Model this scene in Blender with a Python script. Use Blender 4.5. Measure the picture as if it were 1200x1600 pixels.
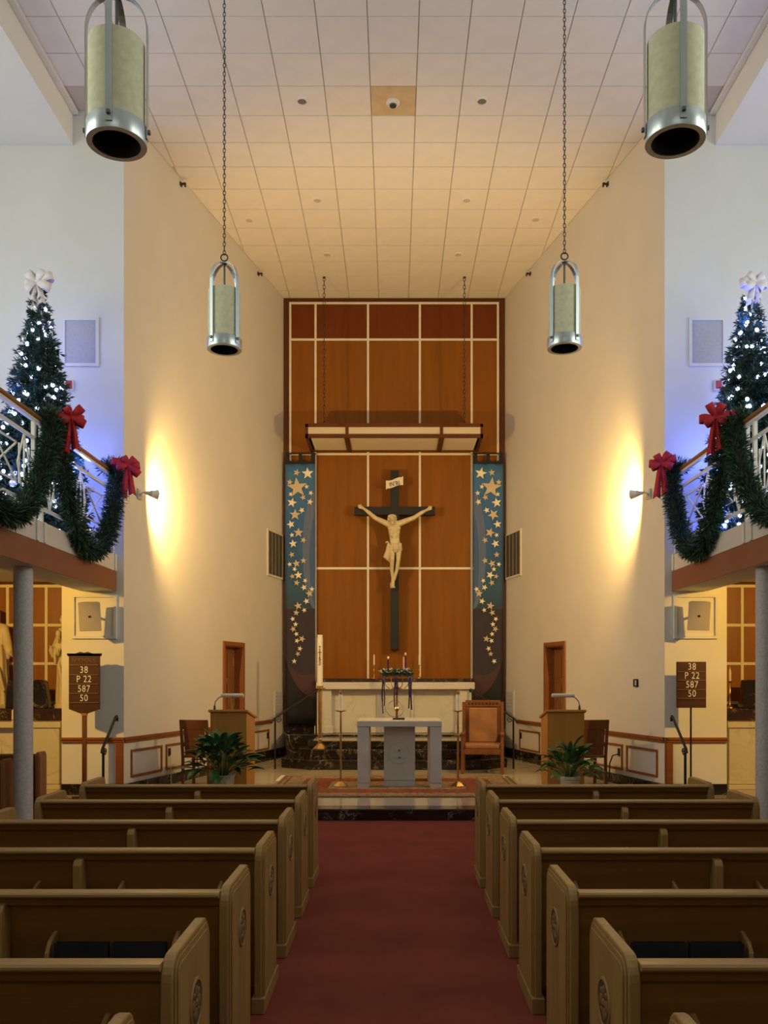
import bpy, bmesh, math, random
from math import pi, sin, cos, sqrt, atan2, radians as R
from mathutils import Vector, Matrix, Euler

random.seed(7)
scene = bpy.context.scene
COL = scene.collection
for _o in list(bpy.data.objects):
    bpy.data.objects.remove(_o, do_unlink=True)

# ------------------------------------------------------------------ camera
FPX, VX, VY, EYE = 1370.0, 616.0, 1060.0, 1.75      # focal length in pixels, vanishing point, eye height
cam_d = bpy.data.cameras.new('camera')
cam_d.sensor_fit = 'VERTICAL'
cam_d.sensor_height = 36.0
cam_d.lens = FPX / 1600.0 * 36.0
cam_d.shift_y = (VY - 800.0) / 1600.0
cam_d.shift_x = -(VX - 600.0) / 1600.0
cam_d.clip_start = 0.05
cam = bpy.data.objects.new('camera', cam_d)
cam.location = (0, 0, EYE)
cam.rotation_euler = (pi / 2, 0, 0)
COL.objects.link(cam)
scene.camera = cam

# ------------------------------------------------------------------ world, exposure
vs = scene.view_settings
vs.view_transform = 'Standard'
vs.look = 'None'
vs.exposure = 0.0
vs.gamma = 1.0
vs.use_curve_mapping = False
world = bpy.data.worlds.new('sky')
scene.world = world
world.use_nodes = True
world.node_tree.nodes['Background'].inputs[0].default_value = (0.62, 0.74, 0.92, 1)
world.node_tree.nodes['Background'].inputs[1].default_value = 0.25

# ------------------------------------------------------------------ lights
WARM = (1.0, 0.63, 0.19)
AMBER = (1.0, 0.54, 0.10)
SCONCE_W = 420.0
CHAPEL_W = 380.0
DAY_W = 100.0
REAR_W = 34.0


def lamp(name, kind, loc, power, color, **kw):
    d = bpy.data.lights.new(name, kind)
    d.energy = power
    d.color = color
    for k, v in kw.items():
        if k not in ('aim',):
            setattr(d, k, v)
    o = bpy.data.objects.new(name, d)
    o.location = loc
    if 'aim' in kw:
        o.rotation_euler = (Vector(kw['aim']) - Vector(loc)).to_track_quat('-Z', 'Y').to_euler()
    COL.objects.link(o)
    return o


# daylight entering by the tall windows of the outer walls over the galleries; plus an added fill lamp before the solid rear wall
for s in (-1, 1):
    for yy, pw_ in ((3.2, 1.05), (6.2, .85), (9.2, .45)):
        lamp('window_daylight', 'AREA', (s * 7.42, yy, 6.4), DAY_W * pw_, (0.97, 1.0, 0.80),
             aim=(0, yy, 5.9), shape='RECTANGLE', size=1.9, size_y=3.4)
lamp('rear_fill_light', 'AREA', (0, -3.9, 6.6), REAR_W, (0.97, 1.0, 0.90),
     aim=(0, 6, 3.0), shape='RECTANGLE', size=4.0, size_y=3.0)


# ------------------------------------------------------------------ helpers
def P(x, y, Y):
    """the point at depth Y that photo pixel (x, y) shows"""
    return Vector(((x - VX) * Y / FPX, Y, EYE + (VY - y) * Y / FPX))


def PX(x, Y): return (x - VX) * Y / FPX
def PZ(y, Y): return EYE + (VY - y) * Y / FPX


class MB:
    def __init__(self):
        self.v = []
        self.f = []

    def add(self, vs_, fs_):
        b = len(self.v)
        self.v.extend([tuple(p) for p in vs_])
        self.f.extend([tuple(b + i for i in q) for q in fs_])
        return self

    def box(self, x0, x1, y0, y1, z0, z1, m=None):
        p = [Vector((x, y, z)) for x in (x0, x1) for y in (y0, y1) for z in (z0, z1)]
        if m is not None:
            p = [m @ q for q in p]
        return self.add(p, [(0, 1, 3, 2), (4, 6, 7, 5), (0, 4, 5, 1), (2, 3, 7, 6), (0, 2, 6, 4), (1, 5, 7, 3)])

    def prism(self, pts, axis, a, b, m=None):
        n = len(pts)
        def pt(p, c):
            if axis == 'x': q = Vector((c, p[0], p[1]))
            elif axis == 'y': q = Vector((p[0], c, p[1]))
            else: q = Vector((p[0], p[1], c))
            return m @ q if m is not None else q
        vs_ = [pt(p, a) for p in pts] + [pt(p, b) for p in pts]
        fs_ = [tuple(range(n)), tuple(range(2 * n - 1, n - 1, -1))]
        fs_ += [(i, (i + 1) % n, n + (i + 1) % n, n + i) for i in range(n)]
        return self.add(vs_, fs_)

    def lathe(self, prof, n=16, c=(0, 0, 0), m=None, phase=0.0):
        vs_, fs_ = [], []
        k = len(prof)
        for i in range(n):
            a = 2 * pi * i / n + phase
            for (r, z) in prof:
                q = Vector((r * cos(a), r * sin(a), z))
                if m is not None: q = m @ q
                vs_.append(q + Vector(c))
        for i in range(n):
            j = (i + 1) % n
            for t in range(k - 1):
                fs_.append((i * k + t, j * k + t, j * k + t + 1, i * k + t + 1))
        if prof[0][0] > 1e-6 and prof[-1][0] > 1e-6:      # a ring: close the section
            for i in range(n):
                j = (i + 1) % n
                fs_.append((i * k + k - 1, j * k + k - 1, j * k, i * k))
        return self.add(vs_, fs_)

    def tube(self, pts, r, n=8, flat=1.0):
        pts = [Vector(p) for p in pts]
        m_ = len(pts)
        rs = r if isinstance(r, (list, tuple)) else [r] * m_
        vs_, fs_ = [], []
        ref = None
        for i, p in enumerate(pts):
            t = (pts[min(i + 1, m_ - 1)] - pts[max(i - 1, 0)]).normalized()
            if ref is None:
                ref = Vector((0, 0, 1)) if abs(t.z) < 0.9 else Vector((1, 0, 0))
            u = t.cross(ref)
            if u.length < 1e-5: u = t.cross(Vector((0, 1, 0)))
            u.normalize()
            w = u.cross(t).normalized()
            ref = w
            for k in range(n):
                a = 2 * pi * k / n
                vs_.append(p + (u * cos(a) + w * sin(a) * flat) * rs[i])
        for i in range(m_ - 1):
            for k in range(n):
                k2 = (k + 1) % n
                fs_.append((i * n + k, i * n + k2, (i + 1) * n + k2, (i + 1) * n + k))
        fs_.append(tuple(range(n))[::-1])
        fs_.append(tuple((m_ - 1) * n + k for k in range(n)))
        return self.add(vs_, fs_)

    def ball(self, c, r, n=12, m_=8, rot=None):
        rx, ry, rz = (r, r, r) if not isinstance(r, (tuple, list)) else r
        c = Vector(c)
        vs_ = []
        for j in range(1, m_):
            th = pi * j / m_
            for i in range(n):
                a = 2 * pi * i / n
                q = Vector((rx * sin(th) * cos(a), ry * sin(th) * sin(a), rz * cos(th)))
                vs_.append(c + (rot @ q if rot is not None else q))
        top = Vector((0, 0, rz)); bot = Vector((0, 0, -rz))
        vs_ += [c + (rot @ top if rot is not None else top), c + (rot @ bot if rot is not None else bot)]
        T = len(vs_) - 2
        fs_ = []
        for j in range(m_ - 2):
            for i in range(n):
                i2 = (i + 1) % n
                fs_.append((j * n + i, (j + 1) * n + i, (j + 1) * n + i2, j * n + i2))
        for i in range(n):
            i2 = (i + 1) % n
            fs_.append((T, i, i2))
            fs_.append((T + 1, (m_ - 2) * n + i2, (m_ - 2) * n + i))
        return self.add(vs_, fs_)

    def limb(self, pts, rs, n=12):
        """a chain of tapered limbs with rounded ends"""
        self.tube(pts, rs, n)
        for p, r in zip(pts, rs):
            self.ball(p, r * 0.995, n, 8)
        return self

    def torus(self, c, R_, r, n=20, k=6, m=None):
        vs_, fs_ = [], []
        for i in range(n):
            a = 2 * pi * i / n
            for j in range(k):
                b = 2 * pi * j / k
                q = Vector(((R_ + r * cos(b)) * cos(a), (R_ + r * cos(b)) * sin(a), r * sin(b)))
                if m is not None: q = m @ q
                vs_.append(q + Vector(c))
        for i in range(n):
            for j in range(k):
                i2, j2 = (i + 1) % n, (j + 1) % k
                fs_.append((i * k + j, i2 * k + j, i2 * k + j2, i * k + j2))
        return self.add(vs_, fs_)

    def xform(self, m):
        self.v = [tuple(m @ Vector(p)) for p in self.v]
        return self

    def mesh(self, name, mat, smooth=False, fix=True, angle=40):
        me = bpy.data.meshes.new(name)
        me.from_pydata(self.v, [], self.f)
        if fix:
            bm = bmesh.new()
            bm.from_mesh(me)
            bmesh.ops.recalc_face_normals(bm, faces=bm.faces)
            bm.to_mesh(me)
            bm.free()
        if smooth:
            me.polygons.foreach_set('use_smooth', [True] * len(me.polygons))
            me.set_sharp_from_angle(angle=R(angle))
        if mat is not None:
            me.materials.append(mat)
        me.update()
        return me

    def build(self, name, mat, parent=None, smooth=False, bevel=0.0, world=False, fix=True, angle=40, seg=2):
        return link(name, self.mesh(name, mat, smooth, fix, angle), parent, bevel, world, seg)


def link(name, me, parent=None, bevel=0.0, world=False, seg=2):
    o = bpy.data.objects.new(name, me)
    COL.objects.link(o)
    if parent is not None:
        o.parent = parent
        if world:                      # mesh is in room coordinates, parent stands at its own base
            p = parent
            off = Vector((0, 0, 0))
            while p is not None:
                off += p.location
                p = p.parent
            o.location = -off
    if bevel:
        b = o.modifiers.new('bevel', 'BEVEL')
        b.width = bevel
        b.segments = seg
        b.limit_method = 'ANGLE'
        b.angle_limit = R(35)
    return o


def tag(o, label, cat, group=None, kind=None):
    if label: o['label'] = label
    if cat: o['category'] = cat
    if group: o['group'] = group
    if kind: o['kind'] = kind
    return o


def thing(name, label, cat, loc=(0, 0, 0), rz=0.0, group=None):
    o = bpy.data.objects.new(name, None)
    o.empty_display_size = 0.1
    COL.objects.link(o)
    o.location = loc
    o.rotation_euler = (0, 0, rz)
    return tag(o, label, cat, group)


def struct(name, mb, mat, parent=None, **kw):
    o = mb.build(name, mat, parent, **kw)
    if parent is None: o['kind'] = 'structure'
    return o


def copy_tree(o, parent=None):
    c = o.copy()
    COL.objects.link(c)
    if parent is not None: c.parent = parent
    for ch in list(o.children):
        copy_tree(ch, c)
    return c


def text_mesh(body, size, mat, extrude=0.002, spacing=1.0):
    cu = bpy.data.curves.new('lettering', 'FONT')
    cu.body = body
    cu.size = size
    cu.align_x = 'CENTER'
    cu.align_y = 'CENTER'
    cu.extrude = extrude
    cu.space_character = spacing
    cu.resolution_u = 3
    ob = bpy.data.objects.new('lettering', cu)
    COL.objects.link(ob)
    bpy.context.view_layer.update()
    me = bpy.data.meshes.new_from_object(ob.evaluated_get(bpy.context.evaluated_depsgraph_get()))
    bpy.data.objects.remove(ob, do_unlink=True)
    me.materials.clear()
    me.materials.append(mat)
    return me


def inset(pts, d):
    """offset a convex counter-clockwise outline inwards"""
    n = len(pts)
    area = sum(pts[i][0] * pts[(i + 1) % n][1] - pts[(i + 1) % n][0] * pts[i][1] for i in range(n))
    sg = 1 if area > 0 else -1
    out = []
    for i in range(n):
        a, b, c = Vector(pts[i - 1]), Vector(pts[i]), Vector(pts[(i + 1) % n])
        e1, e2 = (b - a).normalized(), (c - b).normalized()
        n1, n2 = Vector((-e1.y, e1.x)) * sg, Vector((-e2.y, e2.x)) * sg
        k = (n1 + n2)
        k.normalize()
        out.append(tuple(b + k * (d / max(0.35, k.dot(n1)))))
    return out


def clip_poly(pts, a, b, c):
    """keep the side a*x + b*y <= c"""
    out = []
    for i in range(len(pts)):
        p, q = pts[i], pts[(i + 1) % len(pts)]
        dp, dq = a * p[0] + b * p[1] - c, a * q[0] + b * q[1] - c
        if dp <= 0: out.append(p)
        if dp * dq < 0:
            t = dp / (dp - dq)
            out.append((p[0] + (q[0] - p[0]) * t, p[1] + (q[1] - p[1]) * t))
    return out


# ------------------------------------------------------------------ materials
def nodes_of(m):
    m.use_nodes = True
    nt = m.node_tree
    return nt, nt.nodes['Principled BSDF']


def coords(nt, scale=(1, 1, 1), rot=(0, 0, 0)):
    tc = nt.nodes.new('ShaderNodeTexCoord')
    mp = nt.nodes.new('ShaderNodeMapping')
    mp.inputs['Scale'].default_value = scale
    mp.inputs['Rotation'].default_value = rot
    nt.links.new(tc.outputs['Object'], mp.inputs['Vector'])
    return mp.outputs['Vector']


def ramp(nt, fac, stops, interp='LINEAR'):
    r = nt.nodes.new('ShaderNodeValToRGB')
    r.color_ramp.interpolation = interp
    el = r.color_ramp.elements
    while len(el) < len(stops): el.new(0.5)
    for e, (p, c) in zip(el, stops):
        e.position = p
        e.color = (*c, 1) if len(c) == 3 else c
    nt.links.new(fac, r.inputs['Fac'])
    return r.outputs['Color']


def noise(nt, vec, scale, detail=4, rough=0.55, dist=0.0):
    n = nt.nodes.new('ShaderNodeTexNoise')
    n.inputs['Scale'].default_value = scale
    n.inputs['Detail'].default_value = detail
    n.inputs['Roughness'].default_value = rough
    n.inputs['Distortion'].default_value = dist
    nt.links.new(vec, n.inputs['Vector'])
    return n.outputs['Fac']


def bump(nt, bs, height, strength=0.2, dist=0.01):
    b = nt.nodes.new('ShaderNodeBump')
    b.inputs['Strength'].default_value = strength
    b.inputs['Distance'].default_value = dist
    nt.links.new(height, b.inputs['Height'])
    nt.links.new(b.outputs['Normal'], bs.inputs['Normal'])


def math_node(nt, op, a, b=None):
    n = nt.nodes.new('ShaderNodeMath')
    n.operation = op
    for i, v in enumerate((a, b)):
        if v is None: continue
        if isinstance(v, (int, float)): n.inputs[i].default_value = v
        else: nt.links.new(v, n.inputs[i])
    return n.outputs[0]


def mix(nt, fac, a, b):
    n = nt.nodes.new('ShaderNodeMix')
    n.data_type = 'RGBA'
    if isinstance(fac, (int, float)): n.inputs[0].default_value = fac
    else: nt.links.new(fac, n.inputs[0])
    for i, v in ((6, a), (7, b)):
        if isinstance(v, tuple): n.inputs[i].default_value = (*v, 1)
        else: nt.links.new(v, n.inputs[i])
    return n.outputs[2]


def M_plain(name, c, rough=0.5, metal=0.0, var=0.12, scale=6.0, bmp=0.0, bscale=60.0, spec=None, stretch=(1, 1, 1)):
    m = bpy.data.materials.new(name)
    nt, bs = nodes_of(m)
    v = coords(nt, stretch)
    lo = tuple(x * (1 - var) for x in c)
    hi = tuple(min(1.0, x * (1 + var)) for x in c)
    nt.links.new(ramp(nt, noise(nt, v, scale), [(0.3, lo), (0.7, hi)]), bs.inputs['Base Color'])
    bs.inputs['Roughness'].default_value = rough
    bs.inputs['Metallic'].default_value = metal
    if spec is not None: bs.inputs['Specular IOR Level'].default_value = spec
    if bmp: bump(nt, bs, noise(nt, v, bscale, 3), bmp)
    return m


def M_wood(name, dark, light, axis='z', rough=0.45, scale=9.0, along=0.12, spec=0.35):
    m = bpy.data.materials.new(name)
    nt, bs = nodes_of(m)
    sc = {'x': (along, 1, 1), 'y': (1, along, 1), 'z': (1, 1, along)}[axis]
    v = coords(nt, sc)
    n1 = noise(nt, v, scale, 6, 0.6, 0.6)
    nt.links.new(ramp(nt, n1, [(0.25, dark), (0.5, tuple((a + b) / 2 for a, b in zip(dark, light))), (0.78, light)]), bs.inputs['Base Color'])
    bs.inputs['Roughness'].default_value = rough
    bs.inputs['Specular IOR Level'].default_value = spec
    bump(nt, bs, noise(nt, v, scale * 8, 3), 0.08)
    return m


def M_marble(name, base, vein, scale=2.0, rough=0.18, width=0.04, cloud=0.3):
    m = bpy.data.materials.new(name)
    nt, bs = nodes_of(m)
    v = coords(nt)
    n1 = noise(nt, v, scale, 8, 0.62, 1.4)
    d = math_node(nt, 'ABSOLUTE', math_node(nt, 'SUBTRACT', n1, 0.5))
    veins = ramp(nt, d, [(0.0, vein), (width, base)])
    cl = ramp(nt, noise(nt, v, scale * 0.7, 4), [(0.3, tuple(x * (1 - cloud) for x in base)), (0.7, base)])
    gate = ramp(nt, noise(nt, v, scale * 1.3, 2), [(0.45, (0, 0, 0)), (0.62, (1, 1, 1))])
    g = nt.nodes.new('ShaderNodeSeparateColor')
    nt.links.new(gate, g.inputs[0])
    nt.links.new(mix(nt, g.outputs[0], cl, veins), bs.inputs['Base Color'])
    bs.inputs['Roughness'].default_value = rough
    return m


def M_emit(name, c, strength):
    m = bpy.data.materials.new(name)
    nt, bs = nodes_of(m)
    bs.inputs['Base Color'].default_value = (*c, 1)
    bs.inputs['Emission Color'].default_value = (*c, 1)
    bs.inputs['Emission Strength'].default_value = strength
    return m


M = {}
M['wall'] = M_plain('painted_plaster', (0.72, 0.665, 0.575), 0.75, var=0.03, scale=1.2, bmp=0.05, bscale=25)
M['wall_side'] = M_plain('white_plaster', (0.80, 0.80, 0.76), 0.75, var=0.02, scale=1.2, bmp=0.05, bscale=25)
M['tile'] = M_plain('ceiling_tile', (0.80, 0.765, 0.74), 0.9, var=0.03, scale=3, bmp=0.1, bscale=160)
M['tile_stain'] = M_plain('stained_tile', (0.62, 0.47, 0.27), 0.9, var=0.12, scale=4, bmp=0.1, bscale=160)
M['tile_yellow'] = M_plain('yellowed_tile', (0.79, 0.735, 0.665), 0.9, var=0.05, scale=3, bmp=0.1, bscale=160)
M['grid'] = M_plain('ceiling_grid', (0.56, 0.51, 0.47), 0.7, var=0.03)
M['lens_grey'] = M_plain('lens_grey', (0.20, 0.19, 0.18), 0.4, var=0.0)
M['carpet'] = M_plain('red_carpet', (0.215, 0.050, 0.032), 0.95, var=0.10, scale=2.5, bmp=0.5, bscale=220, spec=0.1)
M['platform'] = M_marble('cream_stone', (0.50, 0.43, 0.31), (0.45, 0.38, 0.27), 1.3, 0.14, 0.05, 0.10)
M['black_marble'] = M_marble('black_marble', (0.022, 0.016, 0.012), (0.30, 0.26, 0.21), 2.6, 0.16, 0.022, 0.5)
M['brown_marble'] = M_marble('brown_marble', (0.055, 0.026, 0.015), (0.35, 0.27, 0.2), 3.0, 0.2, 0.02, 0.5)
M['white_marble'] = M_marble('white_marble', (0.70, 0.665, 0.60), (0.58, 0.54, 0.48), 1.4, 0.3, 0.05, 0.06)
M['gray_stone'] = M_plain('pale_grey_stone', (0.56, 0.54, 0.515), 0.5, var=0.07, scale=5)
M['column'] = M_plain('granite_grey', (0.50, 0.50, 0.49), 0.55, var=0.16, scale=45)
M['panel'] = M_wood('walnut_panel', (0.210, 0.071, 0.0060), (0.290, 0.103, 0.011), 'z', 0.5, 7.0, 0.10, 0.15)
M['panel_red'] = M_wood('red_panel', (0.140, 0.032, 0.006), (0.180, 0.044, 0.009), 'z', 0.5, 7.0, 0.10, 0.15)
M['frame_wood'] = M_wood('dark_frame_wood', (0.085, 0.025, 0.006), (0.125, 0.039, 0.009), 'z', 0.5, spec=0.2)
M['panel_side'] = M_wood('amber_panel', (0.25, 0.095, 0.022), (0.34, 0.14, 0.035), 'z', 0.32, 8.0, 0.12)
M['batten'] = M_plain('cream_batten', (0.80, 0.74, 0.60), 0.5, var=0.03)
M['canopy_front'] = M_plain('canopy_front_dimmed', (0.60, 0.50, 0.34), 0.5, var=0.04)  # cream darkened in the colour, since less light reaches the canopy front
M['trim_wood'] = M_wood('orange_trim', (0.24, 0.075, 0.022), (0.33, 0.115, 0.034), 'x', 0.4)
M['door_wood'] = M_wood('door_wood', (0.20, 0.075, 0.022), (0.30, 0.125, 0.04), 'z', 0.4)
M['fascia'] = M_plain('brown_fascia', (0.27, 0.10, 0.045), 0.6, var=0.06, scale=3)
M['pew'] = M_wood('oak_pew', (0.26, 0.145, 0.045), (0.40, 0.245, 0.088), 'z', 0.45, 12.0, 0.10, 0.3)
M['pew_x'] = M_wood('oak_pew_long', (0.175, 0.082, 0.014), (0.27, 0.135, 0.028), 'x', 0.42, 12.0, 0.06, 0.2)
M['pew_rail'] = M_wood('oak_pew_rail', (0.29, 0.17, 0.06), (0.40, 0.25, 0.095), 'x', 0.32, 12.0, 0.06)
M['pew_recess'] = M_plain('recess_shade_oak', (0.085, 0.042, 0.014), 0.7, var=0.3, scale=60)  # dark colour stands in for the shade of a recess; the disc is flush
M['pew_recess2'] = M_plain('carved_oak_petal', (0.20, 0.11, 0.038), 0.6, var=0.2, scale=30)
M['pew_red'] = M_wood('red_oak_pew', (0.26, 0.11, 0.04), (0.36, 0.17, 0.07), 'z', 0.42, 12.0, 0.10)
M['oak'] = M_wood('lectern_oak', (0.40, 0.185, 0.034), (0.52, 0.255, 0.055), 'z', 0.45, 8.0, 0.10, 0.25)
M['chair_wood'] = M_wood('chair_wood', (0.17, 0.064, 0.024), (0.25, 0.102, 0.040), 'z', 0.42, 10.0, 0.12, 0.25)
M['upholstery'] = M_plain('tan_upholstery', (0.33, 0.150, 0.062), 0.85, var=0.08, scale=8, bmp=0.2, bscale=200)
M['black_wood'] = M_wood('ebony_wood', (0.014, 0.011, 0.009), (0.026, 0.021, 0.016), 'z', 0.45)
M['ivory'] = M_plain('carved_ivory_wood', (0.63, 0.52, 0.31), 0.42, var=0.12, scale=9)
M['ivory_cloth'] = M_plain('carved_cloth', (0.60, 0.49, 0.29), 0.5, var=0.10, scale=9)
M['scroll'] = M_plain('scroll_paint', (0.78, 0.70, 0.52), 0.5, var=0.04)
M['statue'] = M_plain('white_statue', (0.72, 0.64, 0.48), 0.5, var=0.06, scale=5)
M['ink'] = M_plain('black_paint', (0.02, 0.016, 0.014), 0.5, var=0.0)
M['iron'] = M_plain('wrought_iron', (0.014, 0.013, 0.013), 0.4, var=0.1)
M['brass'] = M_plain('brass', (0.72, 0.47, 0.20), 0.26, 1.0, var=0.06)
M['steel'] = M_plain('brushed_steel', (0.50, 0.56, 0.60), 0.33, 1.0, var=0.12, scale=14, stretch=(1, 1, 0.1))
M['steel_dark'] = M_plain('dark_steel', (0.16, 0.165, 0.17), 0.42, 1.0, var=0.08)
M['chain'] = M_plain('dark_chain', (0.075, 0.060, 0.045), 0.45, 0.6, var=0.1)
M['black_in'] = M_plain('lamp_inside_black', (0.006, 0.006, 0.006), 0.7, var=0.0)
M['parchment'] = M_plain('parchment_shade', (0.63, 0.62, 0.45), 0.6, var=0.10, scale=22)
M['white_metal'] = M_plain('white_painted_metal', (0.74, 0.73, 0.69), 0.45, var=0.03)
M['kerb'] = M_plain('cream_board', (0.68, 0.66, 0.60), 0.6, var=0.03)
M['rail_wood'] = M_wood('handrail_wood', (0.22, 0.085, 0.026), (0.32, 0.135, 0.045), 'y', 0.35)
M['needle'] = M_plain('pine_needle', (0.018, 0.055, 0.040), 0.55, var=0.5, scale=9)
M['needle2'] = M_plain('garland_needle', (0.020, 0.060, 0.026), 0.55, var=0.5, scale=12)
M['trunk'] = M_plain('tree_trunk', (0.035, 0.026, 0.018), 0.8, var=0.2)
M['bauble'] = M_plain('silver_bauble', (0.80, 0.80, 0.84), 0.22, 0.75, var=0.05)
M['bauble_white'] = M_plain('white_bauble', (0.80, 0.80, 0.82), 0.45, 0.0, var=0.05)
M['bow_red'] = M_plain('red_velvet', (0.40, 0.008, 0.018), 0.7, var=0.25, scale=14)
M['bow_white'] = M_plain('white_ribbon', (0.82, 0.78, 0.80), 0.6, var=0.06, scale=14)
M['led'] = M_emit('blue_white_led', (0.60, 0.68, 1.0), 9.0)
M['led'].cycles.emission_sampling = 'NONE'
M['lampface'] = M_emit('lit_lamp_face', (1.0, 0.80, 0.48), 30.0)
M['lampface'].cycles.emission_sampling = 'NONE'
M['speaker'] = M_plain('speaker_putty', (0.47, 0.43, 0.36), 0.65, var=0.03, bmp=0.1, bscale=220)
M['grille'] = M_plain('grey_grille', (0.52, 0.52, 0.53), 0.6, var=0.06, scale=25)
M['vent_dark'] = M_plain('dark_vent', (0.085, 0.07, 0.05), 0.6, var=0.1)
M['vent_bar'] = M_plain('bronze_bar', (0.26, 0.22, 0.16), 0.45, 0.3, var=0.1)
M['board'] = M_wood('hymn_board_wood', (0.055, 0.022, 0.012), (0.085, 0.034, 0.018), 'x', 0.45)
M['board_slot'] = M_wood('hymn_board_slot', (0.16, 0.070, 0.034), (0.21, 0.095, 0.045), 'x', 0.45)
M['digit'] = M_plain('white_digit', (0.85, 0.84, 0.80), 0.5, var=0.0)
M['gilt_dull'] = M_plain('dull_gilt', (0.15, 0.085, 0.03), 0.5, var=0.1)
M['wax'] = M_plain('white_wax', (0.82, 0.77, 0.66), 0.45, var=0.03)
M['wax_purple'] = M_plain('purple_wax', (0.055, 0.010, 0.060), 0.4, var=0.08)
M['wax_pink'] = M_plain('pink_wax', (0.72, 0.36, 0.34), 0.4, var=0.05)
M['ribbon_purple'] = M_plain('purple_ribbon', (0.026, 0.014, 0.075), 0.5, var=0.1)
M['silver_leaf'] = M_plain('silver_leaf', (0.62, 0.62, 0.55), 0.3, 0.5, var=0.2, scale=40)
M['leaf'] = M_plain('peace_lily_leaf', (0.026, 0.082, 0.022), 0.35, var=0.35, scale=5)
M['leaf2'] = M_plain('bright_leaf', (0.045, 0.125, 0.028), 0.35, var=0.35, scale=5)
M['wicker'] = M_plain('white_wicker', (0.60, 0.55, 0.46), 0.7, var=0.25, scale=55)
M['foil'] = M_plain('grey_pot_wrap', (0.42, 0.38, 0.32), 0.45, var=0.2, scale=20)
M['soil'] = M_plain('potting_soil', (0.03, 0.02, 0.013), 0.9, var=0.2)
M['black_plastic'] = M_plain('black_plastic', (0.015, 0.015, 0.015), 0.45, var=0.0)
M['red_plastic'] = M_plain('red_plastic', (0.45, 0.03, 0.03), 0.4, var=0.0)
M['black_cloth'] = M_plain('black_book_cover', (0.012, 0.012, 0.016), 0.6, var=0.1)
M['paper'] = M_plain('paper', (0.75, 0.71, 0.62), 0.7, var=0.02)
M['banner_black'] = M_plain('banner_black', (0.012, 0.011, 0.013), 0.8, var=0.05)
M['star_cream'] = M_plain('star_cream', (0.88, 0.80, 0.60), 0.45, var=0.03)
M['star_tan'] = M_plain('star_tan', (0.60, 0.49, 0.33), 0.55, var=0.05)
M['tape'] = M_plain('white_tape', (0.68, 0.63, 0.52), 0.6, var=0.03)
M['chrome_white'] = M_plain('lamp_white', (0.72, 0.68, 0.58), 0.3, var=0.02)


def M_banner():
    """printed cloth: blue ground, pale arc, purple lower sweep and navy foot"""
    m = bpy.data.materials.new('printed_banner')
    nt, bs = nodes_of(m)
    tc = nt.nodes.new('ShaderNodeTexCoord')
    sp = nt.nodes.new('ShaderNodeSeparateXYZ')
    nt.links.new(tc.outputs['Object'], sp.inputs[0])
    X, Z = sp.outputs['X'], sp.outputs['Z']          # X: metres from the outer edge, Z: height over the foot

    def disc(cx, cz, rx, rz):
        a = math_node(nt, 'POWER', math_node(nt, 'DIVIDE', math_node(nt, 'SUBTRACT', X, cx), rx), 2.0)
        b = math_node(nt, 'POWER', math_node(nt, 'DIVIDE', math_node(nt, 'SUBTRACT', Z, cz), rz), 2.0)
        return math_node(nt, 'LESS_THAN', math_node(nt, 'ADD', a, b), 1.0)
    t = math_node(nt, 'DIVIDE', Z, 5.35)
    ground = ramp(nt, t, [(0.0, (0.010, 0.009, 0.014)), (0.22, (0.040, 0.026, 0.045)), (0.40, (0.030, 0.040, 0.060)),
                          (0.52, (0.030, 0.092, 0.175)), (0.75, (0.035, 0.120, 0.335)), (1.0, (0.055, 0.180, 0.385))])
    c = mix(nt, disc(0.62, 3.55, 0.27, 1.25), ground, (0.110, 0.155, 0.30))
    c = mix(nt, disc(0.66, 3.35, 0.17, 1.05), c, (0.055, 0.115, 0.28))
    foot = math_node(nt, 'LESS_THAN', Z, 1.95)
    c = mix(nt, foot, c, (0.012, 0.010, 0.015))
    c = mix(nt, disc(0.60, 1.75, 0.62, 1.20), c, (0.075, 0.033, 0.038))
    c = mix(nt, disc(0.42, 2.15, 0.62, 1.15), c, (0.036, 0.026, 0.043))
    c = mix(nt, math_node(nt, 'GREATER_THAN', Z, 2.35), c, ground)
    c = mix(nt, disc(0.62, 3.55, 0.27, 1.20), c, (0.110, 0.155, 0.30))
    c = mix(nt, disc(0.66, 3.35, 0.17, 1.00), c, (0.055, 0.115, 0.28))
    nt.links.new(c, bs.inputs['Base Color'])
    bs.inputs['Roughness'].default_value = 0.75
    return m


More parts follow.
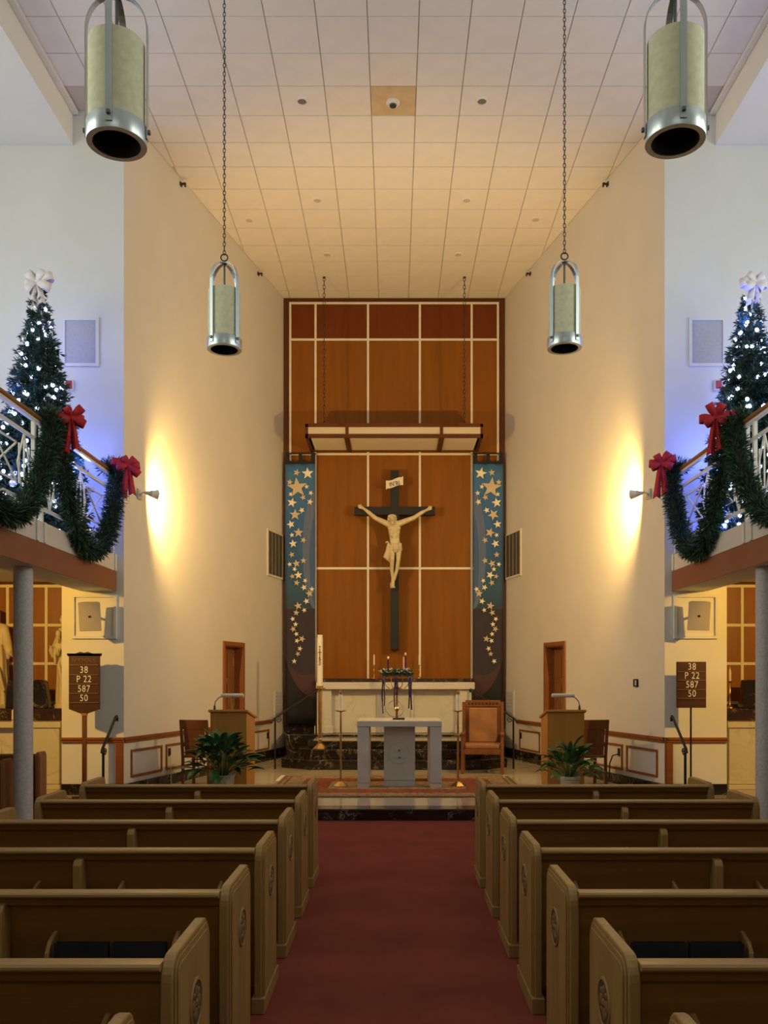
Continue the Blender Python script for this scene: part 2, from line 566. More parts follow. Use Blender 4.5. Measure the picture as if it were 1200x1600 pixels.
def M_rug(hx, hy):
    m = bpy.data.materials.new('patterned_rug')
    nt, bs = nodes_of(m)
    tc = nt.nodes.new('ShaderNodeTexCoord')
    sp = nt.nodes.new('ShaderNodeSeparateXYZ')
    nt.links.new(tc.outputs['Object'], sp.inputs[0])
    ax = math_node(nt, 'SUBTRACT', hx, math_node(nt, 'ABSOLUTE', sp.outputs['X']))
    ay = math_node(nt, 'SUBTRACT', hy, math_node(nt, 'ABSOLUTE', sp.outputs['Y']))
    d = math_node(nt, 'MINIMUM', ax, ay)             # metres from the rug's edge
    band = ramp(nt, math_node(nt, 'DIVIDE', d, 1.4),
                [(0.0, (0.20, 0.13, 0.075)), (0.035, (0.40, 0.29, 0.17)), (0.07, (0.17, 0.10, 0.06)), (0.09, (0.40, 0.29, 0.17)),
                 (0.27, (0.20, 0.11, 0.06)), (0.30, (0.33, 0.085, 0.035)), (0.56, (0.20, 0.11, 0.06)), (0.58, (0.40, 0.29, 0.17))], 'CONSTANT')
    vo = nt.nodes.new('ShaderNodeTexVoronoi')
    vo.inputs['Scale'].default_value = 13
    nt.links.new(tc.outputs['Object'], vo.inputs['Vector'])
    figure = ramp(nt, vo.outputs['Distance'], [(0.0, (0.35, 0.16, 0.09)), (0.25, (0.75, 0.62, 0.44)), (0.40, (1, 1, 1)), (0.6, (0.50, 0.38, 0.28))])
    mu = nt.nodes.new('ShaderNodeMix')
    mu.data_type = 'RGBA'
    mu.blend_type = 'MULTIPLY'
    mu.inputs[0].default_value = 0.85
    nt.links.new(band, mu.inputs[6])
    nt.links.new(figure, mu.inputs[7])
    nt.links.new(mu.outputs[2], bs.inputs['Base Color'])
    bs.inputs['Roughness'].default_value = 0.95
    bump(nt, bs, noise(nt, tc.outputs['Object'], 200, 2), 0.3)
    return m


M['banner'] = M_banner()

# ------------------------------------------------------------------ the building
FRONT = 12.13        # front wall of the nave
BACK = 18.07         # chancel back wall
CEIL = 9.585
LOWC = 9.12          # ceiling over the galleries
CORN = 3.74          # where the chancel walls start
PLAT = 0.14          # chancel floor level
OUT = 7.5
REAR = -4.2
BALC = 3.84          # gallery edge
CHB = 13.62          # side chapel back wall
CHC = 3.25           # side chapel ceiling
CWL = sqrt((CORN - 2.28) ** 2 + (BACK - FRONT) ** 2)
DX, DY = (CORN - 2.28) / CWL, (BACK - FRONT) / CWL


def cw(s, u, n, z):
    """a point by the angled chancel wall: u along it, n inwards from its face"""
    return Vector((s * (CORN - DX * u - DY * n), FRONT + DY * u - DX * n, z))


def cu(x):
    """distance along the angled wall of photo column x (left wall)"""
    t = (x - VX) / FPX
    return (t * FRONT + CORN) / (DX - DY * t)


def cwbox(mb, s, u0, u1, n0, n1, z0, z1):
    p = [cw(s, u, n, z) for u in (u0, u1) for n in (n0, n1) for z in (z0, z1)]
    return mb.add(p, [(0, 1, 3, 2), (4, 6, 7, 5), (0, 4, 5, 1), (2, 3, 7, 6), (0, 2, 6, 4), (1, 5, 7, 3)])


struct('floor', MB().box(-OUT, OUT, REAR, 18.3, -0.2, 0), M['carpet'])
pl = [(-OUT + .02, 11.7), (-4.0, 11.7), (-4.0, 11.1), (4.0, 11.1), (4.0, 11.7), (OUT - .02, 11.7), (OUT - .02, 13.6), (4.62, 13.6), (4.62, 12.3), (3.70, 12.3),
      (2.24, 18.05), (-2.24, 18.05), (-3.70, 12.3), (-4.62, 12.3), (-4.62, 13.6), (-OUT + .02, 13.6)]
struct('chancel_platform', MB().prism(pl, 'z', 0, PLAT), M['platform'])
struct('trim_1', MB().prism([(-4.0, 10.8), (4.0, 10.8), (4.0, 11.1), (-4.0, 11.1)], 'z', 0, PLAT), M['black_marble'], bevel=0.012)
for s in (-1, 1):
    struct('trim_2', MB().box(s * 4.0 - .0 if s > 0 else -OUT + .02, OUT - .02 if s > 0 else -4.0, 11.4, 11.7, 0, PLAT), M['black_marble'], bevel=0.012)

# front walls either side of the chancel (above the gallery they run on to the outer wall)
for s, side in ((-1, 'left'), (1, 'right')):
    w = MB()
    a, b = sorted((s * CORN, s * 4.60))
    w.box(a, b, FRONT, FRONT + 0.2, 0, CHC + 0.15)
    a, b = sorted((s * CORN, s * OUT))
    w.box(a, b, FRONT, FRONT + 0.2, CHC + 0.15, CEIL + 0.1)
    a, b = sorted((s * 4.45, s * 4.60))
    w.box(a, b, FRONT + 0.2, CHB, 0, CHC)                       # return wall of the side chapel
    struct('wall_front_' + side, w, M['wall_side'])
    # outer wall with three tall windows over the gallery
    w = MB()
    a, b = sorted((s * OUT, s * (OUT + .25)))
    wins = [(2.2, 4.2), (5.2, 7.2), (8.2, 10.2)]
    w.box(a, b, REAR, CHB + 0.2, 0, 4.6)
    w.box(a, b, REAR, CHB + 0.2, 8.2, CEIL + .1)
    e = REAR
    for y0, y1 in wins:
        w.box(a, b, e, y0, 4.6, 8.2)
        e = y1
    w.box(a, b, e, CHB + 0.2, 4.6, 8.2)
    struct('wall_outer_' + side, w, M['wall_side'])
    for i, (y0, y1) in enumerate(wins):
        f = MB()
        c0, c1 = s * (OUT + .10), s * (OUT + .16)
        c0, c1 = sorted((c0, c1))
        f.box(c0, c1, y0, y0 + .07, 4.6, 8.2); f.box(c0, c1, y1 - .07, y1, 4.6, 8.2)
        f.box(c0, c1, y0, y1, 4.6, 4.67); f.box(c0, c1, y0, y1, 8.13, 8.2)
        f.box(c0, c1, (y0 + y1) / 2 - .03, (y0 + y1) / 2 + .03, 4.6, 8.2)
        struct('window_%d' % (i + 1 + (3 if s > 0 else 0)), f, M['white_metal'])
w = MB().box(-OUT - .25, OUT + .25, REAR - .25, REAR, 0, CEIL + .1)
struct('wall_rear', w, M['wall_side'])
# side chapel back walls
for s, side in ((-1, 'left'), (1, 'right')):
    a, b = sorted((s * 4.45, s * (OUT + .25)))
    struct('wall_chapel_' + side, MB().box(a, b, CHB, CHB + .2, 0, CHC + .15), M['frame_wood'])

# ceiling: slab, then every tile of the suspended grid in view
slab = MB().prism([(-4.44, REAR), (4.44, REAR), (4.44, FRONT + .05), (CORN + .2, FRONT + .05), (2.50, BACK + .2), (-2.50, BACK + .2), (-CORN - .2, FRONT + .05), (-4.44, FRONT + .05)], 'z', CEIL + .012, CEIL + .15)
ceiling = struct('ceiling', slab, M['grid'])
G, GAP, GX0, GY0 = 0.61, 0.006, -0.012, 10.38
share = {}
far_tiles = MB()
for j in range(-23, 13):
    for i in range(-8, 9):
        x0, x1 = GX0 + (i - .5) * G + GAP, GX0 + (i + .5) * G - GAP
        y0, y1 = GY0 + j * G + GAP, GY0 + (j + 1) * G - GAP
        p = [(x0, y0), (x1, y0), (x1, y1), (x0, y1)]
        full = len(p) == 4
        q = clip_poly(p, 1, 0, 4.41); q = clip_poly(q, -1, 0, 4.41) if q else q
        if y1 > FRONT and q:
            # stay inside the chancel walls beyond the front wall
            for s in (-1, 1):
                if q: q = clip_poly(q, s * DY, DX, DY * CORN + DX * FRONT - 0.006)
            if q: q = clip_poly(q, 0, 1, BACK - .01)
        elif q and y0 > REAR:
            q = clip_poly(q, 0, 1, FRONT - .01) if abs((x0 + x1) / 2) > CORN else q
        if not q or len(q) < 3: continue
        if y0 < REAR + .05: continue
        ar = abs(sum(q[k][0] * q[(k + 1) % len(q)][1] - q[(k + 1) % len(q)][0] * q[k][1] for k in range(len(q)))) / 2
        if ar < 0.004: continue
        cx, cy = (x0 + x1) / 2, (y0 + y1) / 2
        if j < -1:
            far_tiles.prism(q, 'z', CEIL, CEIL + .013)
            continue
        stain = (i == 0 and j == 2)
        mt = M['tile_stain'] if stain else (M['tile_yellow'] if (i == -1 and j == 2) or (i == 0 and j == 1) else M['tile'])
        key = (mt.name, tuple((round(a - cx, 3), round(b - cy, 3)) for a, b in q))
        if key not in share:
            share[key] = MB().prism([(a - cx, b - cy) for a, b in q], 'z', 0, 0.013).mesh('ceiling_tile', mt)
        o = link('ceiling_tile', share[key], ceiling)
        o.location = (cx, cy, CEIL)
        if stain: o['label'] = 'brown water-stained ceiling tile'
o = far_tiles.build('ceiling_tile', M['tile'], ceiling)
o['kind'] = 'stuff'

for s, side in ((-1, 'left'), (1, 'right')):
    a, b = sorted((s * 4.44, s * (OUT + .25)))
    struct('ceiling_gallery_' + side, MB().box(a, b, REAR, FRONT, LOWC, CEIL + .15), M['wall_side'])
    # narrow wooden raceway in the angle of beam and ceiling
    rc = MB()
    a, b = sorted((s * 4.437, s * 4.36))
    rc.box(a, b, REAR, FRONT - .02, CEIL - .055, CEIL - .002)
    struct('trim_%d' % (3 if s < 0 else 4), rc, M['white_metal'], bevel=0.006)
    # gallery: slab, edge beam
    g = MB()
    a, b = sorted((s * 4.34, s * (OUT + .0)))
    g.box(a, b, REAR, FRONT, CHC, 3.40)
    a, b = sorted((s * 4.60, s * OUT))
    g.box(a, b, FRONT, CHB, CHC, 3.40)
    struct('balcony_floor_' + side, g, M['wall_side'])
    bm_ = MB()
    a, b = sorted((s * (BALC + .012), s * 4.34))
    bm_.box(a, b, REAR, FRONT, 2.96, 3.40)
    edge = struct('balcony_edge_' + side, bm_, M['wall_side'])
    a, b = sorted((s * BALC, s * (BALC + .012)))
    MB().box(a, b, REAR, FRONT - .002, 2.955, 3.225).build('fascia_board', M['fascia'], edge)

# ------------------------------------------------------------------ angled chancel walls, doors, wainscot
DU0, DU1, DTOP = cu(350.5), cu(378), PZ(1008, 15.3)
for s, side in ((-1, 'left'), (1, 'right')):
    w = MB()
    cwbox(w, s, 0.0, DU0, -0.2, 0, 0, CEIL + .1)
    cwbox(w, s, DU1, CWL + .05, -0.2, 0, 0, CEIL + .1)
    cwbox(w, s, DU0, DU1, -0.2, 0, DTOP, CEIL + .1)
    wl = struct('wall_chancel_' + side, w, M['wall'])
    # door set back in its opening, six raised panels, casing and jambs
    d = MB()
    cwbox(d, s, DU0, DU1, -0.19, -0.14, PLAT, DTOP)
    dr = struct('door_%d' % (1 if s < 0 else 2), d, M['door_wood'])
    wd = DU1 - DU0
    for r_, (z0, z1) in enumerate(((0.10, 0.85), (0.98, 1.52), (1.62, 2.05))):
        for c_ in range(2):
            u0 = DU0 + .09 + c_ * (wd - .18 + .06) / 2
            p = MB()
            cwbox(p, s, u0, u0 + (wd - .18 - .06) / 2, -.145, -.125, PLAT + z0, PLAT + z1)
            p.build('door_panel', M['door_wood'], dr, bevel=0.008)
    c = MB()
    for (u0, u1, z0, z1) in ((DU0 - .07, DU0, PLAT, DTOP + .07), (DU1, DU1 + .07, PLAT, DTOP + .07), (DU0, DU1, DTOP, DTOP + .07)):
        cwbox(c, s, u0, u1, 0.0, .03, z0, z1)
    c.build('door_casing', M['trim_wood'], dr)
    c = MB()
    for (u0, u1, z0, z1) in ((DU0, DU0 + .02, PLAT, DTOP), (DU1 - .02, DU1, PLAT, DTOP), (DU0, DU1, DTOP - .02, DTOP)):
        cwbox(c, s, u0, u1, -.14, 0.005, z0, z1)
    c.build('door_jamb', M['trim_wood'], dr)
    if s < 0:
        c = MB(); cwbox(c, s, DU0 + .60, DU0 + .68, -.139, -.13, 1.98, 2.12)
        c.build('door_notice', M['paper'], dr)
    # chair rail, black base, moulded wainscot panels
    UE = 5.44
    for (u0, u1) in ((0.0, DU0 - .07), (DU1 + .07, UE)):
        c = MB(); cwbox(c, s, u0, u1, 0, .035, .865, .90); cwbox(c, s, u0, u1, 0, .055, .90, .935)
        struct('trim_5', c, M['trim_wood'], wl)
    c = MB(); cwbox(c, s, 0, DU0 - .07, 0, .03, PLAT, .29); struct('baseboard', c, M['black_marble'], wl)
    c = MB(); cwbox(c, s, DU1 + .07, CWL - .03, 0, .03, PLAT, .34); struct('baseboard', c, M['black_marble'], wl)
    for (u0, u1) in ((.17, 1.05), (1.17, 2.06), (2.18, 3.02), (4.30, 5.30)):
        for part in range(4):
            c = MB()
            t_ = .032
            rect = ((u0, u1, .75 - t_, .75), (u0, u1, .36, .36 + t_), (u0, u0 + t_, .36 + t_, .75 - t_), (u1 - t_, u1, .36 + t_, .75 - t_))[part]
            cwbox(c, s, rect[0], rect[1], 0, .018, rect[2], rect[3])
            c.build('panel_moulding', M['trim_wood'], wl)
    # front wall: rail and post below the hymn board
    c = MB(); a, b = sorted((s * 4.60, s * (CORN + .0)))
    c.box(a, b, FRONT - .035, FRONT, .865, .90); c.box(a, b, FRONT - .05, FRONT, .90, .935)
    struct('trim_6', c, M['trim_wood'], bevel=.004)
    c = MB(); a, b = sorted((s * 3.85, s * CORN)); c.box(a, b, FRONT - .025, FRONT, .29, .86)
    struct('trim_7', c, M['trim_wood'], bevel=.004)
    c = MB(); a, b = sorted((s * 4.60, s * CORN)); c.box(a, b, FRONT - .02, FRONT, PLAT, .29)
    struct('baseboard_front_' + side, c, M['black_marble'])

    lr = 'left' if s < 0 else 'right'
    # tall dark return-air grille near the back wall
    vt = thing('wall_vent', 'dark brown louvred vent high on the %s chancel wall beside the banner' % lr, 'vent', cw(s, 5.2, .001, 3.77), group='dark chancel wall vents')
    c = MB(); cwbox(c, s, 5.24, 5.99, .002, .012, 3.81, 4.66); c.build('backing', M['vent_dark'], vt, world=True)
    for k in range(5):
        c = MB(); u = 5.24 + .75 * k / 4
        cwbox(c, s, max(5.24, u - .012), min(5.99, u + .012), .012, .03, 3.81, 4.66)
        c.build('bar', M['vent_bar'], vt, world=True)
    for (u0, u1, z0, z1) in ((5.20, 6.03, 4.66, 4.69), (5.20, 6.03, 3.77, 3.81), (5.20, 5.24, 3.81, 4.66), (5.99, 6.03, 3.81, 4.66)):
        c = MB(); cwbox(c, s, u0, u1, .002, .025, z0, z1); c.build('frame', M['wall'], vt, world=True)
    vt = thing('floor_vent', 'small grey grille low on the %s chancel wall by the altar rail' % lr, 'vent', cw(s, 5.57, .001, .85), group='low chancel grilles')
    c = MB(); cwbox(c, s, 5.57, 6.02, .002, .012, .85, 1.52); c.build('frame', M['wall'], vt, world=True)
    for k in range(9):
        c = MB(); cwbox(c, s, 5.61, 5.98, .012, .022, .89 + k * .067, .89 + k * .067 + .05)
        c.build('slat', M['grille'], vt, world=True)
    # outlets
    for (u, z, nm) in ((1.25, .615, 'in the second moulded panel'), (5.20, .62, 'in the moulded panel beside the steps')):
        c = MB(); cwbox(c, s, u, u + .07, .001, .012, z - .05, z + .07)
        ob = c.build('wall_outlet', M['black_plastic'], bevel=.003)
        tag(ob, 'black power outlet %s of the %s chancel wainscot' % (nm, lr), 'outlet', 'wainscot outlets')
    # small dark hooks just under the ceiling
    for (x, y, nm) in ((282, 288, 'nearer'), (403, 428, 'farther')):
        u = cu(x); q = cw(s, u, 0, 0); z = PZ(y, q.y)
        c = MB(); cwbox(c, s, u - .03, u + .03, .001, .02, z - .03, z + .03); cwbox(c, s, u - .014, u + .014, .02, .09, z - .012, z + .012)
        cwbox(c, s, u - .014, u + .014, .07, .09, z - .05, z + .012)
        tag(c.build('wall_hook', M['chain']), 'small dark bracket under the ceiling on the %s chancel wall, %s the camera' % (lr, 'nearer' if nm == 'nearer' else 'farther from'), 'bracket', 'ceiling-line brackets')

c = MB(); u = cu(1232 - 995)
cwbox(c, 1, u - .05, u + .05, .001, .035, PZ(1073, 12.9), PZ(1061, 12.9))
th = c.build('thermostat', M['black_plastic'], bevel=.006)
tag(th, 'small dark thermostat alone on the right chancel wall', 'thermostat')
c = MB(); cwbox(c, 1, u - .052, u - .02, .0355, .045, PZ(1071, 12.9), PZ(1063, 12.9)); c.build('face_plate', M['grille'], th)
# cable hanging from the right-hand outlet
q0 = cw(1, 1.28, .02, .60)
pts = [q0 + Vector((-.0, -.02, 0)), q0 + Vector((-.10, -.06, -.02)), q0 + Vector((-.15, -.08, -.14)), q0 + Vector((-.16, -.10, -.32)), Vector((q0.x - .20, q0.y - .13, PLAT + .012)), Vector((q0.x - .40, q0.y - .18, PLAT + .012))]
cb = MB().tube(pts, .010, 6).build('power_cable', M['black_plastic'], smooth=True)
tag(cb, 'black cable hanging from the outlet behind the right lectern', 'cable')
q0 = cw(-1, 1.28, .02, .58)
cb = MB().tube([q0, q0 + Vector((.02, -.03, -.15)), q0 + Vector((.02, -.03, -.38)), Vector((q0.x + .03, q0.y - .04, PLAT + .01))], .006, 6).build('power_cable', M['paper'], smooth=True)
tag(cb, 'thin pale cable hanging from the outlet on the left wainscot', 'cable')

# ------------------------------------------------------------------ chancel back wall
bw = struct('wall_back', MB().box(-2.5, 2.5, BACK + .03, BACK + .25, 0, CEIL + .1), M['frame_wood'])
XS = [PX(x, BACK) for x in (453.5, 493, 575, 656, 737, 778)]
ZS = [PZ(y, BACK) for y in (473.5, 530.5, 709.5, 888, 1066)]
for r_ in range(4):
    for c_ in range(5):
        z1, z0 = ZS[r_] - .02, ZS[r_ + 1] + .02
        if c_ in (0, 4) and r_ == 3: z0 = .82
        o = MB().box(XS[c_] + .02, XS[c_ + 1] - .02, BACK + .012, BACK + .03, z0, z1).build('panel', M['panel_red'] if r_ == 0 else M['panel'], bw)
for x in XS:
    outer = x in (XS[0], XS[-1])
    MB().box(x - .022, x + .022, BACK - .004, BACK + .028, ZS[3] - 2.3 if outer else ZS[4], ZS[0] + .022).build('batten', M['batten'], bw)
for i, z in enumerate(ZS[:4]):
    for c_ in range(5):
        MB().box(XS[c_] + .022, XS[c_ + 1] - .022, BACK - .002, BACK + .028, z - .022, z + .022).build('batten', M['batten'], bw)
for (x0, x1, z0, z1) in ((-2.28, XS[0] - .03, .8, CEIL - .002), (XS[-1] + .03, 2.28, .8, CEIL - .002), (XS[0] - .03, XS[-1] + .03, ZS[0] + .03, CEIL - .002)):
    MB().box(x0, x1, BACK - .01, BACK + .029, z0, z1).build('frame_board', M['frame_wood'], bw)
MB().box(-2.27, 2.27, BACK - .03, BACK + .029, .60, .80).build('base_band', M['black_marble'], bw)

# altar steps: octagonal black marble, and the raised strip along the back wall
steps = struct('altar_steps', MB().prism([(-2.10, 17.1), (2.10, 17.1), (2.26, 18.03), (-2.26, 18.03)], 'z', PLAT, .655), M['black_marble'], bevel=.012)
def oct_step(fx, ox, yf, yc, z0, z1):
    return MB().prism([(-fx, yf), (fx, yf), (ox, yc), (ox, 17.1), (-ox, 17.1), (-ox, yc)], 'z', z0, z1)
oct_step(1.52, 2.04, 15.42, 15.85, PLAT, .31).build('step', M['black_marble'], steps, bevel=.014)
oct_step(1.42, 1.76, 15.72, 16.05, .31, .475).build('step', M['black_marble'], steps, bevel=.014)
oct_step(1.38, 1.60, 16.02, 16.25, .475, .605).build('step', M['black_marble'], steps, bevel=.014)
MB().prism([(-1.50, 16.20), (1.50, 16.20), (1.50, 17.1), (-1.50, 17.1)], 'z', .605, .612).build('landing', M['platform'], steps)

# ------------------------------------------------------------------ high altar
AY0, AY1 = 17.45, 18.03
ha = thing('high_altar', 'cream marble high altar against the panelled wall under the crucifix', 'altar', (0, 17.7, .655))
zt = PZ(1066, AY0); zs = PZ(1077, AY0)
hx0, hx1 = PX(494, AY0), PX(741.5, AY0)
MB().box(hx0, hx1, AY0 - .05, AY1, zs, zt).build('mensa', M['white_marble'], ha, world=True, bevel=.01)
MB().box(hx0, hx1, AY0 + .30, AY1, zt, zt + .075).build('gradin', M['brown_marble'], ha, world=True, bevel=.006)
MB().box(hx0 + .30, hx1 - .30, AY0 + .18, AY1, .66, zs).build('front_panel', M['white_marble'], ha, world=True)
for s in (-1, 1):
    a, b = sorted((s * 1.25, s * 1.56))
    MB().box(a, b, AY0 + .02, AY1, .66, zs).build('pier', M['white_marble'], ha, world=True, bevel=.008)
    a, b = sorted((s * 1.22, s * 1.59))
    MB().box(a, b, AY0 - .005, AY1, .656, .80).build('pier_base', M['white_marble'], ha, world=True, bevel=.008)
for x in (590.5, 644):
    MB().box(PX(x, 17.6) - .03, PX(x, 17.6) + .03, AY0 + .155, AY0 + .18, .66, zs).build('pilaster', M['white_marble'], ha, world=True, bevel=.005)
md = MB().torus((PX(617, 17.6), AY0 + .175, PZ(1106, 17.6)), .165, .022, 28, 6, Matrix.Rotation(pi / 2, 3, 'X')).build('medallion', M['white_marble'], ha, world=True, smooth=True)
cr = MB()
cx_, cz_ = PX(617, 17.6), PZ(1106, 17.6)
cr.box(cx_ - .012, cx_ + .012, AY0 + .165, AY0 + .181, cz_ - .14, cz_ + .14)
cr.box(cx_ - .14, cx_ + .14, AY0 + .165, AY0 + .181, cz_ - .012, cz_ + .012)
cr.build('carved_cross', M['white_marble'], md)

# slim candlesticks standing on the high altar
def slim_candlestick(x, nm):
    X = PX(x, 17.85)
    t = thing('slim_candlestick', 'thin brass candlestick with a white taper on the high altar, %s the wreath' % nm, 'candlestick', (X, 17.85, zt + .075), group='high altar candlesticks')
    MB().lathe([(0, 0), (.055, 0), (.05, .012), (.02, .035), (.010, .06), (.010, .14), (.017, .15), (.010, .16), (.010, .25), (.02, .262), (.02, .275), (0, .275)], 12).build('stick', M['brass'], t, smooth=True)
    MB().lathe([(0, .275), (.014, .275), (.013, .47), (.004, .49), (0, .50)], 10).build('taper', M['wax'], t, smooth=True)
slim_candlestick(584.5, 'left of')
slim_candlestick(655, 'right of')

# ------------------------------------------------------------------ canopy over the crucifix
CY0, CY1, CZ0, CZ1, CXH = 16.96, BACK - .03, 6.41, 6.67, 1.72
cn = thing('altar_canopy', 'flat wooden canopy with cream panels hung above the crucifix', 'canopy', (0, 17.5, CZ0))
fr = MB()
for (z0, z1) in ((CZ0, CZ0 + .07), (CZ1 - .055, CZ1)):
    fr.box(-CXH, CXH, CY0, CY0 + .05, z0, z1)
for s in (-1, 1):
    a, b = sorted((s * CXH, s * (CXH - .05)))
    fr.box(a, b, CY0, CY1, CZ0, CZ1)
    a, b = sorted((s * .945, s * .885)); fr.box(a, b, CY0, CY0 + .05, CZ0 + .07, CZ1 - .055)
    a, b = sorted((s * .97, s * .87)); fr.box(a, b, CY0 + .05, CY1, CZ0, CZ0 + .08)
fr.box(-CXH, CXH, CY1 - .06, CY1, CZ0, CZ0 + .09)
fr.box(-CXH, CXH, CY0, CY1, CZ1, CZ1 + .015)
fr.build('frame', M['frame_wood'], cn, world=True)
for (x0, x1) in ((-CXH + .05, -.945), (-.885, .885), (.945, CXH - .05)):
    MB().box(x0, x1, CY0 + .015, CY0 + .045, CZ0 + .07, CZ1 - .055).build('front_panel', M['canopy_front'], cn, world=True)
for (x0, x1) in ((-CXH + .05, -.97), (-.87, .87), (.97, CXH - .05)):
    MB().box(x0 + .05 * (x0 < -1), x1 - .05 * (x1 > 1), CY0 + .06, CY1 - .06, CZ0 + .02, CZ0 + .06).build('underside_panel', M['batten'], cn, world=True)


def chain_mesh(x, y, z0, z1, link_len=.05, r=.006, wide=.016):
    mb = MB()
    n = max(2, int((z1 - z0) / (link_len * .78)))
    for i in range(n):
        z = z0 + (i + .5) * (z1 - z0) / n
        hl = (z1 - z0) / n * .64
        pts = []
        for k in range(8):
            a = 2 * pi * k / 8
            p = Vector((wide * cos(a), 0, hl * sin(a)))
            if i % 2: p = Vector((0, p.x, p.z))
            pts.append(p + Vector((x, y, z)))
        pts += pts[:2]
        mb.tube(pts, r, 4)
    return mb


for s in (-1, 1):
    ch = chain_mesh(s * 1.37, 17.12, CZ1 + .02, CEIL, .10, .006, .022).build('chain', M['chain'], cn, world=True, fix=False)
    ch['kind'] = 'stuff'
    MB().lathe([(0, CEIL), (.03, CEIL), (.03, CEIL - .01), (.01, CEIL - .03), (0, CEIL - .03)][::-1], 10, (s * 1.37, 17.12, 0)).build('ceiling_hook', M['chain'], cn, world=True)

# ------------------------------------------------------------------ banners with appliqued stars
STARS = [(95, 155, 22, 1), (163, 160, 37, 0), (52, 215, 20, 1), (98, 248, 63, 1), (157, 243, 16, 0), (58, 290, 16, 0), (183, 283, 16, 0), (135, 310, 20, 1), (65, 343, 31, 0),
         (178, 338, 20, 0), (127, 390, 20, 0), (85, 418, 35, 1), (59, 478, 26, 0), (106, 530, 31, 1), (65, 545, 16, 0), (137, 577, 20, 1), (72, 599, 26, 0), (64, 668, 20, 1),
         (137, 705, 20, 1), (51, 728, 16, 0), (93, 723, 25, 1), (82, 758, 16, 0), (68, 803, 17, 1), (105, 795, 26, 0), (95, 843, 20, 1), (148, 830, 16, 0), (140, 872, 20, 0),
         (190, 883, 17, 0), (175, 910, 25, 1), (156, 958, 20, 0), (104, 987, 25, 1), (142, 1014, 16, 0), (92, 1030, 20, 1), (70, 1069, 16, 0), (88, 1102, 17, 0), (73, 1132, 20, 1),
         (93, 1163, 16, 0), (128, 1193, 22, 1), (97, 1205, 17, 0), (115, 1254, 17, 0), (102, 1287, 17, 1), (80, 1333, 17, 0)]
BY = 17.93
rs = random.Random(3)
for s in (-1, 1):
    lr = 'left' if s < 0 else 'right'
    x_out, x_in = PX(446, BY), PX(492.5, BY)
    zb, zc, ztop = PZ(1131, BY), PZ(725, BY), PZ(708, BY)
    t = thing('star_banner', 'tall blue and purple banner covered with stars, hung %s of the crucifix' % lr, 'banner', (-s * x_out, BY, zb), group='star banners')
    wd = x_in - x_out
    # local x runs from the outer edge inwards
    b = MB()
    N = 24
    for i in range(N + 1):
        z = (zc - zb) * i / N
        for k in range(9):
            b.v.append((wd * k / 8, -.012 * sin(k * 1.7 + z * .5), z))
    for i in range(N):
        for k in range(8):
            b.f.append((i * 9 + k, i * 9 + k + 1, i * 9 + k + 10, i * 9 + k + 9))
    cl = b.build('cloth', M['banner'], t, smooth=True, fix=False)
    sm = cl.modifiers.new('thickness', 'SOLIDIFY'); sm.thickness = .008
    if s > 0: cl.scale.x = -1
    hd = MB()
    H = ztop - zc
    hd.box(0, wd, -.008, .004, 0, H * .18)
    hd.box(0, wd, -.012, .008, H * .90, H)
    for (a0, a1) in ((0, .14), (.44, .56), (.86, 1.0)):
        hd.box(a0 * wd, a1 * wd, -.008, .004, H * .18, H * .9)
    for (c0, c1) in ((.14, .44), (.56, .86)):
        for k in range(8):
            f0, f1 = c0 + (c1 - c0) * k / 8, c0 + (c1 - c0) * (k + 1) / 8
            e = abs((k + .5) / 4 - 1)
            hd.box(f0 * wd, f1 * wd, -.0075, .0035, H * .18, H * (.18 + .28 * (1 - sqrt(max(0, 1 - e * e)))))
    h = hd.build('hanging_tabs', M['banner_black'], t)
    h.location = (0, 0, zc - zb)
    if s > 0: h.scale.x = -1
    rd = MB().tube([(-.02, 0, 0), (wd + .02, 0, 0)], .012, 8).build('rod', M['chain'], t)
    rd.location = (0, 0, ztop - zb - .01)
    for f_ in (.08, .92):
        br = MB().box(-.012, .012, 0, BACK - BY - .004, -.010, .012).build('wall_bracket', M['chain'], t)
        br.location = (-s * f_ * wd, 0, ztop - zb - .01)
    if s > 0: rd.scale.x = -1
    for (sx, sy, sr, tan) in STARS:
        im = (440 + sx / 4, 700 + sy / 4)
        r_ = sr / 4 * BY / FPX
        tilt = rs.uniform(-.5, .5)
        pts = []
        for k in range(10):
            a = pi / 2 + tilt + k * pi / 5
            rr = r_ * 1.04 if k % 2 == 0 else r_ * .43
            pts.append((rr * cos(a), rr * sin(a)))
        st = MB().prism(pts, 'y', -.010, 0).build('star', M['star_tan'] if tan else M['star_cream'], t)
        lx = PX(im[0], BY) - x_out
        st.location = ((lx if s < 0 else -lx), -.016, PZ(im[1], BY) - zb)

# ------------------------------------------------------------------ crucifix
KY = 17.80
cx = thing('crucifix', 'large black wooden crucifix with carved pale figure on the panelled wall', 'crucifix', P(616.5, 1015, KY))
VB = (PX(610, KY), PX(623.5, KY))
HB = (PZ(804.5, KY), PZ(791.5, KY))
MB().box(VB[0], VB[1], KY, BACK - .01, PZ(1015, KY), PZ(734.5, KY)).build('upright', M['black_wood'], cx, world=True, bevel=.008)
c = MB()
c.box(PX(553.5, KY), VB[0], KY, KY + .14, HB[0], HB[1]); c.box(VB[1], PX(679.5, KY), KY, KY + .14, HB[0], HB[1])
c.build('crossbeam', M['black_wood'], cx, world=True, bevel=.008)
